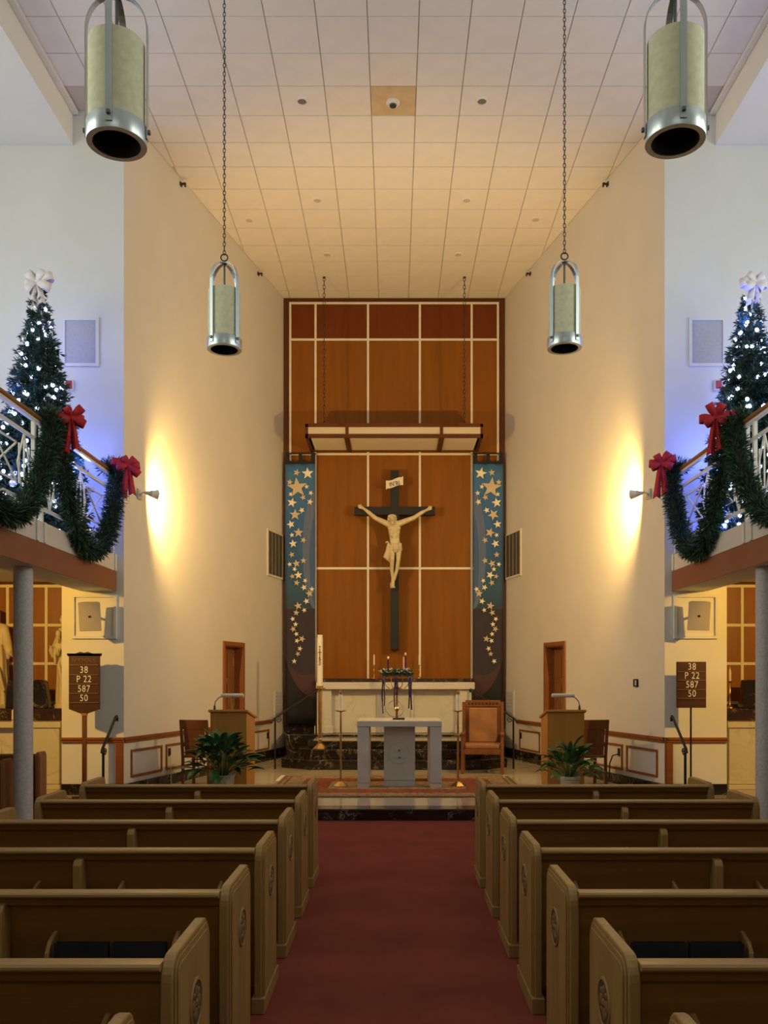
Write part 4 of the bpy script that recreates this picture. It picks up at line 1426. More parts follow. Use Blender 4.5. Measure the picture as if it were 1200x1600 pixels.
# ------------------------------------------------------------------ fittings on the front walls
for s in (-1, 1):
    lr = 'left' if s < 0 else 'right'
    # perforated square grille above the gallery
    xa, xb = ((PX(98, FRONT), PX(155, FRONT)) if s < 0 else (PX(1076, FRONT), PX(1133, FRONT)))
    z0, z1 = PZ(573, FRONT), PZ(497, FRONT)
    t = thing('wall_grille', 'square white-framed grille on the wall beside the %s Christmas tree' % lr, 'grille', ((xa + xb) / 2, FRONT, z0), group='upper wall grilles')
    MB().box(xa + .04, xb - .04, FRONT - .012, FRONT - .001, z0 + .04, z1 - .04).build('mesh', M['grille'], t, world=True)
    for k in range(22):
        z = z0 + .05 + (z1 - z0 - .10) * k / 21
        MB().box(xa + .04, xb - .04, FRONT - .015, FRONT - .012, z - .004, z + .004).build('rib', M['grille'], t, world=True)
    for (a0, a1, b0, b1) in ((xa, xb, z0, z0 + .04), (xa, xb, z1 - .04, z1), (xa, xa + .04, z0 + .04, z1 - .04), (xb - .04, xb, z0 + .04, z1 - .04)):
        MB().box(a0, a1, FRONT - .03, FRONT - .001, b0, b1).build('frame', M['wall_side'], t, world=True)
    # alarm box partly behind the tree
    xa = PX(110, FRONT) if s < 0 else PX(1121, FRONT)
    zc = PZ(603, FRONT)
    t = thing('alarm_box', 'red and white alarm box on the wall behind the %s Christmas tree' % lr, 'alarm', (xa, FRONT, zc), group='alarm boxes')
    MB().box(xa - .055, xa + .055, FRONT - .05, FRONT - .001, zc - .075, zc + .075).build('housing', M['white_metal'], t, world=True, bevel=.008)
    MB().box(xa - .04, xa + .04, FRONT - .062, FRONT - .05, zc - .055, zc + .055).build('face', M['red_plastic'], t, world=True, bevel=.004)
    # square moulding and tilted loudspeaker under the gallery
    xa, xb = ((PX(113, FRONT), PX(183, FRONT)) if s < 0 else (PX(1052, FRONT), PX(1121, FRONT)))
    z0, z1 = PZ(998, FRONT), PZ(929, FRONT)
    t = thing('speaker_frame', 'square white moulding on the wall behind the %s loudspeaker' % lr, 'wall moulding', ((xa + xb) / 2, FRONT, z0), group='square wall mouldings')
    MB().box(xa + .04, xb - .04, FRONT - .010, FRONT - .001, z0 + .04, z1 - .04).build('backing_panel', M['wall_side'], t, world=True)
    for (a0, a1, b0, b1) in ((xa, xb, z0, z0 + .04), (xa, xb, z1 - .04, z1), (xa, xa + .04, z0 + .04, z1 - .04), (xb - .04, xb, z0 + .04, z1 - .04)):
        MB().box(a0, a1, FRONT - .04, FRONT - .001, b0, b1).build('moulding', M['wall_side'], t, world=True)
    SY = 11.74
    c = P(141.5, 963, SY) if s < 0 else P(1091, 962, SY)
    t = thing('loudspeaker', 'putty-grey box loudspeaker tilted down below the %s gallery' % lr, 'loudspeaker', c, group='wall loudspeakers')
    m = Matrix.Rotation(R(-s * 12), 4, 'Z') @ Matrix.Rotation(R(8), 4, 'X')
    m = m @ Matrix.Rotation(R(s * 2), 4, 'Y')
    MB().prism([(-.142, -.09), (.142, -.09), (.10, .10), (-.10, .10)], 'z', -.19, .19, m).build('cabinet', M['speaker'], t, bevel=.008)
    MB().box(-.016, .016, -.096, -.089, -.012, .014, m).build('badge', M['black_plastic'], t)
    MB().tube([m @ Vector((0, .08, 0)), Vector((0, FRONT - .012 - SY, .0))], .018, 8).build('bracket', M['speaker'], t)

# ------------------------------------------------------------------ hymn boards
def hymn_board(s):
    Y = 11.72
    if s < 0:
        xa, xb, y0, y1, xp = 107.5, 155.5, 1113, 1027, 131
        t = thing('hymn_board', 'dark carved hymn board headed HYMNS on a wooden stand, left side', 'hymn board', (PX(xp, Y), Y, PLAT), group='hymn boards')
    else:
        xa, xb, y0, y1, xp = 1057.5, 1103.5, 1106, 1034, 1081
        t = thing('hymn_board', 'plain square dark hymn board on a thin black stand, right side', 'hymn board', (PX(xp, Y), Y, PLAT), group='hymn boards')
    X0, X1, Z0, Z1 = PX(xa, Y), PX(xb, Y), PZ(y0, Y), PZ(y1, Y)
    xc = PX(xp, Y)
    if s < 0:
        zb = PZ(1108, Y)
        out = [(X0, zb), (xc, PZ(1117, Y)), (X1, zb), (X1, PZ(1027, Y))]
        crest = [(X1 + .028, PZ(1021, Y)), (X1 + .02, PZ(1025, Y)), (X1 - .02, PZ(1024, Y)), (xc + .11, PZ(1021, Y)), (xc + .05, PZ(1018.5, Y)), (xc, PZ(1020, Y)),
                 (xc - .05, PZ(1018.5, Y)), (xc - .11, PZ(1021, Y)), (X0 + .02, PZ(1024, Y)), (X0 - .02, PZ(1025, Y)), (X0 - .028, PZ(1021, Y)), (X0, PZ(1027, Y))]
        bd = MB().prism(out + crest, 'y', Y, Y + .03).build('board', M['board'], t, world=True)
        rows = [1047, 1061.5, 1076.5, 1091]
        rails = [1039, 1054.5, 1069, 1083.5, 1098]
        me = text_mesh('HYMNS', .085, M['gilt_dull'], .002, 1.15)
        o = link('heading', me, bd); o.rotation_euler = (pi / 2, 0, 0); o.location = (xc, Y - .003, PZ(1032, Y))
        slots = [(1039, 1054), (1054, 1069), (1069, 1083.5), (1083.5, 1098), (1098, 1110)]
        lines = [('38', 0), ('P 22', 1), ('587', 2), ('50', 3)]
    else:
        bd = MB().box(X0, X1, Y, Y + .03, Z0, Z1).build('board', M['board'], t, world=True, bevel=.004)
        rails = [1049.5, 1063, 1077.5, 1091.5]
        rows = [1042, 1056, 1070, 1084]
        lines = [('38', 0), ('P 22', 1), ('587', 2), ('50', 3)]
    for ry in rails:
        z = PZ(ry, Y)
        MB().box(X0 + .012, X1 - .012, Y - .012, Y, z - .007, z + .007).build('slot_rail', M['board_slot'], t, world=True)
    for tx, i in lines:
        me = text_mesh(tx, .128, M['digit'], .002, 1.1)
        o = link('numbers', me, t)
        o.rotation_euler = (pi / 2, 0, 0)
        o.location = Vector((xc + (.003 if s < 0 else 0), Y - .006, PZ(rows[i], Y))) - t.location
        o.scale = (.82, 1, 1)
    if s < 0:
        MB().box(xc - .026, xc + .026, Y + .002, Y + .05, PLAT + .03, PZ(1116, Y)).build('pole', M['chair_wood'], t, world=True)
        MB().box(xc - .035, xc + .035, Y - .006, Y + .05, PZ(1118, Y), PZ(1114.5, Y)).build('bracket', M['oak'], t, world=True)
        MB().prism([(-.16, -.02), (.16, -.02), (.16, .02), (-.16, .02)], 'z', PLAT, PLAT + .03, Matrix.Translation((xc, Y + .02, 0))).build('foot', M['chair_wood'], t, world=True)
    else:
        MB().tube([(xc, Y + .04, PLAT + .02), (xc, Y + .04, Z1 - .1)], .013, 8).build('pole', M['iron'], t, world=True)
        MB().lathe([(0, PLAT), (.16, PLAT), (.15, PLAT + .015), (.02, PLAT + .03), (0, PLAT + .03)], 20, (xc, Y + .04, 0)).build('foot', M['iron'], t, world=True, smooth=True)
hymn_board(-1)
hymn_board(1)

# ------------------------------------------------------------------ iron handrails
def scroll_curve(c, r, turns, n=22, axis='y', sgn=1):
    pts = []
    for i in range(n + 1):
        f = i / n
        a = f * turns * 2 * pi
        rr = r * (1 - .78 * f)
        pts.append(Vector(c) + (Vector((sgn * rr * cos(a), 0, rr * sin(a))) if axis == 'y' else Vector((0, sgn * rr * cos(a), rr * sin(a)))))
    return pts

for s in (-1, 1):
    lr = 'left' if s < 0 else 'right'
    # side steps, beside the hymn board
    xh = s * 3.80
    t = thing('iron_handrail', 'black iron handrail beside the %s hymn board' % lr, 'handrail', (xh, 11.45, PLAT), group='side step handrails')
    yb, yt = 11.45, 12.02
    zb, zt_ = PZ(1170, yb), PZ(1119, yt)
    MB().tube([(xh, yb, PLAT - .14 if False else PLAT), (xh, yb, zb + .01)], .018, 8).build('post', M['iron'], t, world=True, smooth=True)
    MB().tube([(xh, yb - .06, zb - .05), (xh, yb - .03, zb), (xh, yt - .06, zt_ - .01), (xh, yt - .02, zt_), (xh, yt, zt_ - .03), (xh, yt - .005, zt_ - .07)], .019, 8).build('grip', M['iron'], t, world=True, smooth=True)
    MB().tube(scroll_curve((xh, yb + .07, zb - .05), .055, 1.4, axis='x'), .008, 6).build('scroll', M['iron'], t, world=True, smooth=True)
    # altar steps
    t = thing('iron_handrail', 'black iron stair rail with scrolls on the %s of the altar steps' % lr, 'handrail', (s * 2.20, 15.60, PLAT), group='altar step handrails')
    p0, p1 = Vector((s * 2.12, 15.60, PLAT)), Vector((s * 1.54, 17.30, .655))
    h0, h1 = PZ(1122, 15.6), PZ(1078, 17.3)
    MB().tube([p0, (p0.x, p0.y, h0)], .017, 8).build('post', M['iron'], t, world=True, smooth=True)
    MB().tube([p1, (p1.x, p1.y, h1)], .017, 8).build('post', M['iron'], t, world=True, smooth=True)
    A, B = Vector((p0.x, p0.y, h0)), Vector((p1.x, p1.y, h1))
    d = (B - A).normalized()
    MB().tube([A - d * .16 + Vector((0, 0, -.035)), A - d * .07 + Vector((0, 0, -.005)), A, B, B + Vector((0, -.0, 0)) + d * .06, B + d * .11 + Vector((0, 0, -.03)), B + d * .09 + Vector((0, 0, -.07))], .022, 8, .7).build('grip', M['iron'], t, world=True, smooth=True)
    for (c, tn) in ((A + d * .14 + Vector((0, 0, -.075)), 1.5), (B - d * .12 + Vector((0, 0, -.11)), 1.5)):
        MB().tube(scroll_curve(c, .06, tn, sgn=s), .008, 6).build('scroll', M['iron'], t, world=True, smooth=True)

# ------------------------------------------------------------------ rug and altar table
RX0, RX1, RY0, RY1 = -1.78, 1.86, 11.86, 14.40
rug = MB().box(-(RX1 - RX0) / 2, (RX1 - RX0) / 2, -(RY1 - RY0) / 2, (RY1 - RY0) / 2, 0, .012).build('patterned_rug', M_rug((RX1 - RX0) / 2, (RY1 - RY0) / 2))
rug.location = ((RX0 + RX1) / 2, (RY0 + RY1) / 2, PLAT + .0005)
tag(rug, 'red and beige oriental rug under the altar table', 'rug')
for i, (x, sgn) in enumerate(((PX(436, 14.0), -1), (PX(796, 14.0), 1))):
    tp = MB().prism([(x - .03, 13.75), (x + .03, 13.75), (x + .03 , 14.55), (x - .03, 14.55)], 'z', PLAT + .001, PLAT + .004).build('floor_tape', M['tape'])
    tag(tp, 'strip of white tape on the stone floor %s of the rug' % ('left', 'right')[i], 'tape', 'floor tape strips')

RZ = PLAT + .0125
TY = 12.80
at = thing('altar_table', 'pale grey stone altar table standing on the rug', 'altar', (PX(624, TY), TY + .4, RZ))
tz = PZ(1126.5, TY)
TD = 1.02
MB().box(PX(557.5, TY), PX(690.5, TY), TY, TY + TD, tz - .085, tz).build('tabletop', M['gray_stone'], at, world=True, bevel=.006)
for (x0, x1) in ((558.5, 576.5), (672, 690)):
    for (y0, y1) in ((TY + .01, TY + .19), (TY + TD - .19, TY + TD - .01)):
        lg = MB().box(PX(x0, TY), PX(x1, TY), y0, y1, RZ + .098, tz - .085).build('leg', M['gray_stone'], at, world=True)
        MB().box(PX(x0, TY) - .001, PX(x1, TY) + .001, y0 - .001, y1 + .001, RZ, RZ + .065).build('leg_base', M['gray_stone'], lg)
        MB().box(PX(x0, TY) - .001, PX(x1, TY) + .001, y0 - .001, y1 + .001, RZ + .071, RZ + .098 + .045).build('leg_band', M['gray_stone'], lg)
ys = TY + .20
pn = MB().box(PX(600, ys), PX(648.5, ys), ys, ys + .60, RZ + .098, tz - .085).build('pedestal', M['gray_stone'], at, world=True)
MB().box(PX(600, ys) - .002, PX(648.5, ys) + .002, ys - .002, ys + .602, RZ, RZ + .082).build('pedestal_base', M['gray_stone'], pn)
MB().box(PX(600, ys) - .002, PX(648.5, ys) + .002, ys - .002, ys + .602, RZ + .088, RZ + .145).build('pedestal_band', M['gray_stone'], pn)
em = MB()
ecx, ecz = PX(624, ys), PZ(1176, ys)
em.torus((ecx, ys, ecz), .155, .008, 32, 6, Matrix.Rotation(pi / 2, 3, 'X'))
em.box(ecx - .012, ecx + .012, ys - .008, ys + .002, ecz - .10, ecz + .11)
em.box(ecx - .09, ecx + .09, ys - .008, ys + .002, ecz + .02, ecz + .04)
em.box(ecx - .10, ecx + .10, ys - .008, ys + .002, ecz - .085, ecz - .06)
em.build('carved_emblem', M['gray_stone'], pn, smooth=True)
bk = thing('altar_book', 'thin black book lying on the altar table', 'book', (PX(623, 13.3), 13.25, tz))
MB().box(-.09, .09, -.09, .10, .001, .022).build('cover', M['black_cloth'], bk, bevel=.004)
MB().box(-.14, -.092, -.05, .06, .001, .006).build('page_slip', M['paper'], bk)

# tall brass candle stands beside the table
def candle_stand(x, nm):
    Y = 12.98
    X = PX(x, Y)
    t = thing('candle_stand', 'tall brass floor candlestick with a white candle %s of the altar table' % nm, 'candlestick', (X, Y, RZ), group='altar table candlesticks')
    MB().lathe([(0, 0), (.115, 0), (.115, .012), (.06, .055), (.028, .075), (.0, .075)], 6, phase=.3).build('base', M['brass'], t)
    z = PZ(1111, Y) - RZ
    hk = PZ(1150, Y) - RZ
    MB().lathe([(0, .07), (.018, .07), (.016, .10), (.0155, hk - .02), (.026, hk - .01), (.026, hk + .02), (.015, hk + .03), (.011, z - .03), (.02, z - .012), (0, z - .012)], 14).build('pole', M['brass'], t, smooth=True)
    MB().lathe([(0, z - .014), (.03, z - .012), (.085, z + .002), (.086, z + .008), (.03, z), (0, z)], 20).build('drip_pan', M['brass'], t, smooth=True)
    zc = PZ(1080, Y) - RZ
    MB().lathe([(0, z + .002), (.027, z + .002), (.027, zc - .03), (0, zc - .03)], 16).build('candle', M['wax'], t, smooth=True)
    MB().lathe([(.0, zc - .03), (.030, zc - .045), (.031, zc - .01), (.016, zc), (.016, zc + .02), (0, zc + .02)], 14).build('follower', M['brass'], t, smooth=True)
candle_stand(532.5, 'left')
candle_stand(715.5, 'right')

# paschal candle on the steps
Y = 15.86
X = PX(500, Y)
t = thing('paschal_candle', 'tall decorated paschal candle on a thick brass stand on the altar steps', 'candle', (X, Y, .475))
MB().lathe([(0, 0), (.13, 0), (.13, .012), (.06, .075), (.035, .10), (.0, .10)], 6, phase=.2).build('base', M['brass'], t)
zt2 = PZ(1076, Y) - .475
MB().lathe([(0, .10), (.035, .10), (.033, .18), (.030, .19), (.042, zt2 - .06), (.045, zt2 - .03), (0, zt2 - .03)], 8, phase=.2).build('pole', M['brass'], t)
MB().lathe([(0, zt2 - .035), (.05, zt2 - .03), (.10, zt2), (.10, zt2 + .01), (.05, zt2), (0, zt2)], 24).build('drip_pan', M['brass'], t, smooth=True)
MB().lathe([(.046, zt2), (.062, zt2), (.060, zt2 + .05), (.054, zt2 + .05), (.046, zt2 + .05)], 24).build('socket', M['brass'], t, smooth=True)
zc2 = PZ(992, Y) - .475
cd = MB().lathe([(0, zt2), (.053, zt2), (.052, zc2 - .05), (.046, zc2 - .05), (.05, zc2), (.03, zc2), (0, zc2 - .02)], 24).build('candle', M['wax'], t, smooth=True)
dm = MB()
zm = PZ(1022, Y) - .475
dm.box(-.008, .008, -.058, -.045, zm - .12, zm + .10); dm.box(-.030, .030, -.056, -.042, zm + .02, zm + .036)
for k in range(5):
    dm.box(-.022 + .006 * (k % 2), .016 + .006 * (k % 2), -.057, -.045, zm - .20 + k * .03, zm - .185 + k * .03)
dm.ball((0, -.053, zm + .13), (.016, .006, .018), 8, 6)
dm.build('wax_cross', M['gilt_dull'], cd)

# ------------------------------------------------------------------ advent wreath
WY = 14.35
WX = PX(620, WY)
wz = PZ(1051, WY)
t = thing('advent_wreath', 'advent wreath with purple candles and ribbons on a brass stand behind the altar table', 'wreath', (WX, WY, PLAT + .0005 + .012))
b0 = PLAT + .0125
MB().lathe([(0, b0), (.16, b0), (.16, b0 + .015), (.05, b0 + .05), (.02, b0 + .07), (0, b0 + .07)], 20, (WX, WY, 0)).build('base', M['brass'], t, world=True, smooth=True)
zk = PZ(1107, WY)
MB().lathe([(0, b0 + .06), (.018, b0 + .06), (.018, zk - .05), (.030, zk - .035), (.044, zk), (.030, zk + .035), (.020, zk + .045), (.020, PZ(1076, WY)), (0, PZ(1076, WY))], 14, (WX, WY, 0)).build('pole', M['brass'], t, world=True, smooth=True)
MB().lathe([(0, PZ(1078, WY)), (.07, PZ(1076, WY)), (.075, PZ(1074, WY)), (0, PZ(1074, WY))], 20, (WX, WY, 0)).build('cup', M['brass'], t, world=True, smooth=True)
for k in range(4):
    a = R(25) + k * pi / 2
    e = Vector((cos(a), sin(a), 0))
    o0 = Vector((WX, WY, 0))
    MB().tube([o0 + Vector((0, 0, PZ(1074, WY))), o0 + e * .12 + Vector((0, 0, PZ(1077, WY))), o0 + e * .21 + Vector((0, 0, PZ(1070, WY))), o0 + e * .22 + Vector((0, 0, wz - .02))], .008, 6).build('arm', M['brass'], t, world=True, smooth=True)
MB().torus((WX, WY, wz), .215, .022, 30, 6).build('ring', M['trunk'], t, world=True, smooth=True)
rw = random.Random(9)
gr, sl = MB(), MB()
for k in range(2600):
    a = rw.uniform(0, 2 * pi)
    c = Vector((WX + .215 * cos(a), WY + .215 * sin(a), wz))
    d = rand_dir(rw)
    needle(gr, c + d * rw.uniform(.01, .04), d, rw.uniform(.03, .06), .004, rw)
for k in range(230):
    a = rw.uniform(0, 2 * pi)
    d = rand_dir(rw); d.z = abs(d.z) * .8
    c = Vector((WX + .215 * cos(a), WY + .215 * sin(a), wz)) + d * .05
    needle(sl, c, (d + rand_dir(rw) * .6).normalized(), .045, .013, rw)
o = gr.build('greenery', M['needle2'], t, world=True, fix=False); o['kind'] = 'stuff'
o = sl.build('silver_leaves', M['silver_leaf'], t, world=True, fix=False); o['kind'] = 'stuff'
for (x, y0, dy, m_, nm, tipm) in ((606.5, 1027, -.10, M['wax_purple'], 'candle', 1), (633.5, 1021, -.08, M['wax_purple'], 'candle', 1), (631.0, 1024, .14, M['wax_pink'], 'candle', 0)):
    yy = WY + dy
    xx = PX(x, yy)
    z1 = PZ(y0, yy)
    c = MB().lathe([(0, wz), (.0165, wz), (.016, z1 - .03), (.0, z1 - .02)], 12, (xx, yy, 0)).build('candle', m_, t, world=True, smooth=True)
    if tipm:
        MB().lathe([(0, z1 - .035), (.018, z1 - .035), (.018, z1 + .0), (.007, z1 + .02), (0, z1 + .025)], 12, (xx, yy, 0)).build('follower', M['brass'], c, smooth=True)
for (x, y0, y1, w) in ((597.5, 1057, 1096, 2.2), (600.5, 1058, 1103, 1.6), (598.0, 1057, 1115, 1.5), (616.5, 1055, 1105, 1.8), (620.0, 1055, 1086, 4.0), (619.0, 1056, 1076, 6.0), (639.0, 1057, 1107, 2.0), (642.5, 1057, 1109, 2.2), (641.0, 1056, 1090, 4.6)):
    yy = WY - .235
    mb = MB()
    n = 8
    for i in range(n + 1):
        f = i / n
        xx = PX(x, yy) + .006 * sin(f * 6 + x)
        hw = w / 2 * yy / FPX
        mb.v += [(xx - hw, yy + .008 * sin(f * 8 + x), PZ(y0 + (y1 - y0) * f, yy)), (xx + hw, yy + .008 * sin(f * 8 + x + .6), PZ(y0 + (y1 - y0) * f, yy))]
    for i in range(n):
        mb.f.append((2 * i, 2 * i + 1, 2 * i + 3, 2 * i + 2))
    o = mb.build('ribbon', M['ribbon_purple'], t, world=True, fix=False, smooth=True)
    m_ = o.modifiers.new('thick', 'SOLIDIFY'); m_.thickness = .003

# ------------------------------------------------------------------ celebrant's chair
CHY = 14.72
t = thing('celebrant_chair', 'tall wooden armchair with tan upholstered back and seat by the altar steps', 'chair', (PX(757, CHY), CHY + .3, PLAT), R(-7))
W2 = .36
def legbox(x0, x1, y0, y1, z0, z1, nm, mt='chair_wood', bv=.006, par=None):
    return MB().box(x0, x1, y0, y1, z0, z1).build(nm, M[mt], par or t, bevel=bv)
for sx in (-1, 1):
    a, b = sorted((sx * W2, sx * (W2 - .055)))
    legbox(a, b, -.30, -.24, 0, .655, 'leg')
    legbox(a, b, .24, .31, 0, 1.20, 'leg')
    legbox(a - .008, b + .008, -.33, .26, .655, .69, 'armrest')
    legbox(a + .015, b - .015, -.24, .24, .34, .42, 'side_rail')
    a, b = sorted((sx * (W2 - .055), sx * (W2 - .115)))
    legbox(a, b, .255, .295, .42, 1.14, 'back_stile')
legbox(-W2 + .055, W2 - .055, -.295, -.25, .33, .42, 'front_rail')
legbox(-W2 + .055, W2 - .055, .25, .30, .33, .42, 'rear_rail')
tr = legbox(-W2 + .055, W2 - .055, .245, .305, 1.12, 1.23, 'crest_rail')
cv = MB()
for k in range(9):
    cv.ball((-.24 + k * .06, .243, 1.175), (.022, .008, .025), 8, 6)
cv.build('carving', M['frame_wood'], tr, smooth=True)
MB().box(-.30, .30, -.27, .24, .42, .50).build('seat_cushion', M['upholstery'], t, bevel=.025, seg=3)
MB().box(-.245, .245, .19, .26, .50, 1.10).build('back_cushion', M['upholstery'], t, bevel=.022, seg=3)
MB().box(-.245, .245, .262, .285, .45, 1.12).build('back_board', M['chair_wood'], t)

# ------------------------------------------------------------------ lecterns with lamp and microphone
def lectern(s):
    lr = 'left' if s < 0 else 'right'
    Y = 12.42
    xc = PX(359, Y) if s < 0 else PX(884, Y)
    rz = R(-5) if s < 0 else R(1)
    zt3 = PZ(1110, Y) - PLAT
    t = thing('lectern', 'plain oak lectern on the %s of the chancel' % lr, 'lectern', (xc, Y + .25, PLAT), rz, 'lecterns')
    w = .262
    prof = [(-.24, .05), (.24, .05), (.24, zt3 - .13), (-.24, zt3 - .03)]
    MB().prism(prof, 'x', -w, w).build('body', M['oak'], t)
    MB().box(-w + .02, w - .02, -.246, -.24, .10, zt3 - .15).build('front_panel', M['oak'], t, bevel=.004)
    MB().box(-w - .0, w + .0, -.25, .25, 0, .05).build('plinth', M['oak'], t, bevel=.005)
    sl_ = atan2(-.10, .48)
    m = Matrix.Translation((0, 0, zt3 - .062)) @ Matrix.Rotation(sl_, 4, 'X')
    tp = MB().box(-w - .025, w + .025, -.275, .29, -.015, .018, m).build('slanted_top', M['oak'], t, bevel=.006)
    # desk lamp
    fy = -.19
    zl = zt3 - .01
    xl = .045 if s < 0 else -.03
    lp = thing('lectern_lamp', 'small white tube lamp on the %s lectern' % lr, 'desk lamp', Vector((xc, Y + .25, PLAT)) + Matrix.Rotation(rz, 3, 'Z') @ Vector((xl, fy, zl)), rz, 'lectern lamps')
    MB().lathe([(0, .002), (.05, .002), (.046, .014), (0, .018)], 16).build('base', M['brass'], lp, smooth=True)
    for dx in (-.025, .025):
        MB().tube([(dx * .4, 0, .014), (dx, 0, .20)], .008, 8).build('stem', M['brass'], lp, smooth=True)
    sh = MB().lathe([(0, -.16), (.026, -.16), (.028, -.15), (.028, .15), (.026, .16), (0, .16)], 16, (0, 0, .22), Matrix.Rotation(pi / 2, 3, 'Y'))
    sh.build('shade', M['chrome_white'], lp, smooth=True)
    # gooseneck microphone
    sx = -1 if s < 0 else 1
    mx = -.215 if s < 0 else .205
    mcp = thing('gooseneck_microphone', 'black gooseneck microphone on the %s lectern' % lr, 'microphone', Vector((xc, Y + .25, PLAT)) + Matrix.Rotation(rz, 3, 'Z') @ Vector((mx, fy, zl)), rz, 'lectern microphones')
    MB().lathe([(0, 0.002), (.018, .002), (.016, .05), (.010, .08), (0, .08)], 12).build('socket', M['black_plastic'], mcp, smooth=True)
    dirx = 1 if s < 0 else -1
    MB().tube([(0, 0, .07), (dirx * .01, 0, .13), (dirx * .05, .01, .18), (dirx * .11, .02, .215)], .006, 6).build('neck', M['black_plastic'], mcp, smooth=True)
    MB().ball((dirx * .122, .02, .222), (.020, .013, .013), 10, 8).build('capsule', M['black_plastic'], mcp, smooth=True)
lectern(-1)
lectern(1)

# wooden chairs behind the lecterns
def side_chair(s):
    lr = 'left' if s < 0 else 'right'
    Y = 13.15
    xc = PX(313, Y) if s < 0 else PX(919, Y)
    t = thing('wooden_chair', 'wooden slat-back chair behind the %s lectern' % lr, 'chair', (xc, Y + .05, PLAT), R(180 + s * 10), 'wooden chairs behind the lecterns')
    hw = .22
    for sx in (-1, 1):
        a, b = sorted((sx * hw, sx * (hw - .04)))
        MB().box(a, b, -.22, -.18, 0, .43).build('leg', M['chair_wood'], t, bevel=.005)
        MB().prism([(.18, 0), (.22, 0), (.225, .45), (.30, 1.0), (.265, 1.0), (.185, .45)], 'x', a, b).build('leg', M['chair_wood'], t, bevel=.005)
        MB().box(a + .01, b - .01, -.18, .18, .20, .23).build('stretcher', M['chair_wood'], t)
    MB().box(-hw - .01, hw + .01, -.25, .20, .43, .465).build('seat', M['chair_wood'], t, bevel=.01)
    sh = Matrix(((1, 0, 0, 0), (0, 1, .136, .14), (0, 0, 1, 0), (0, 0, 0, 1)))
    MB().box(-hw + .03, hw - .03, 0, .022, .86, 1.0, sh).build('crest_rail', M['chair_wood'], t, bevel=.006)
    MB().box(-hw + .03, hw - .03, 0, .022, .60, .66, sh).build('back_rail', M['chair_wood'], t, bevel=.005)
    for k in range(5):
        x = -.13 + k * .065
        MB().box(x - .031, x + .031, .004, .016, .66, .87, sh).build('slat', M['chair_wood'], t)
        MB().box(x - .031, x + .031, .004, .016, .47, .61, sh).build('slat', M['chair_wood'], t)
side_chair(-1)
side_chair(1)

# ------------------------------------------------------------------ potted peace lilies
def leaf_mesh(L, W, droop, mat):
    mb = MB()
    n = 8
    for i in range(n + 1):
        f = i / n
        w = W * (sin(pi * min(1, f * .92 + .08)) ** .8) * (1 - f * .12) if f < 1 else 0.002
        if i == 0: w = .006
        y = L * (f - .25 * droop * f * f)
        z = L * (.55 * f - droop * .95 * f * f)
        mb.v += [(-w, y, z + w * .35), (0, y, z), (w, y, z + w * .35)]
    for i in range(n):
        for k in range(2):
            mb.f.append((i * 3 + k, i * 3 + k + 1, i * 3 + k + 4, i * 3 + k + 3))
    return mb.mesh('leaf', mat, smooth=True, fix=False, angle=80)

def peace_lily(s, loc, size, n, seed, label, pot):
    rnd = random.Random(seed)
    t = thing('potted_peace_lily', label, 'potted plant', loc, 0, 'peace lilies')
    if pot == 'wicker':
        p = MB().lathe([(0, 0), (.10, 0), (.13, .275), (.138, .275), (.138, .305), (.12, .305), (.115, .275), (0, .275)], 24)
        ob = p.build('pot', M['wicker'], t, smooth=True)
        for k in range(11):
            MB().torus((0, 0, .015 + k * .025), .1025 + .0027 * k, .007, 24, 5).build('wicker_hoop', M['wicker'], ob, smooth=True)
    else:
        p = MB()
        prof = []
        for (r_, z) in ((0, 0), (.13, 0), (.155, .14), (.165, .275), (.185, .315), (.18, .32), (.15, .275), (0, .265)): prof.append((r_, z))
        ob = p.lathe(prof, 22).build('pot', M['foil'], t, smooth=True)
    MB().lathe([(0, .24), (.114, .24), (.114, .28), (0, .285)], 18).build('soil', M['soil'], t)
    mt = M['leaf'] if s < 0 else M['leaf2']
    variants = [leaf_mesh(.34, .056, .35, mt), leaf_mesh(.40, .064, .60, mt), leaf_mesh(.30, .058, .85, mt)]
    for k in range(n):
        a = k * 2.39996 + rnd.uniform(-.2, .2)
        f = (k + .5) / n
        e = Vector((cos(a), sin(a), 0))
        tilt = R(78) - f * R(72 if s < 0 else 58)
        rad = size * (.05 + .26 * f)
        hgt = size * (.37 - .30 * f) + rnd.uniform(-.03, .06)
        p0 = Vector((e.x * .03, e.y * .03, .27))
        p1 = Vector((e.x * rad, e.y * rad, .27 + hgt))
        if k % 2 == 0:
            MB().tube([p0, (p0 + p1) / 2 + Vector((0, 0, .04)), p1], .004, 5).build('stalk', mt, t, smooth=True)
        lf = link('leaf', variants[rnd.randrange(3)], t)
        lf.location = p1
        lf.rotation_euler = Euler((max(-.3, tilt - .45) + rnd.uniform(-.25, .25), rnd.uniform(-.5, .5), a - pi / 2 + rnd.uniform(-.3, .3)), 'XYZ')
        k_ = size * rnd.uniform(.62, .98)
        lf.scale = (k_, k_, k_)
peace_lily(-1, (PX(347, 11.80), 11.80, PLAT), 1.12, 100, 4, 'large dark-leaved peace lily in a grey wrapped pot before the left lectern', 'foil')
peace_lily(1, (PX(890.5, 11.72), 11.72, PLAT), .90, 84, 8, 'smaller bright-leaved peace lily in a white wicker pot before the right lectern', 'wicker')

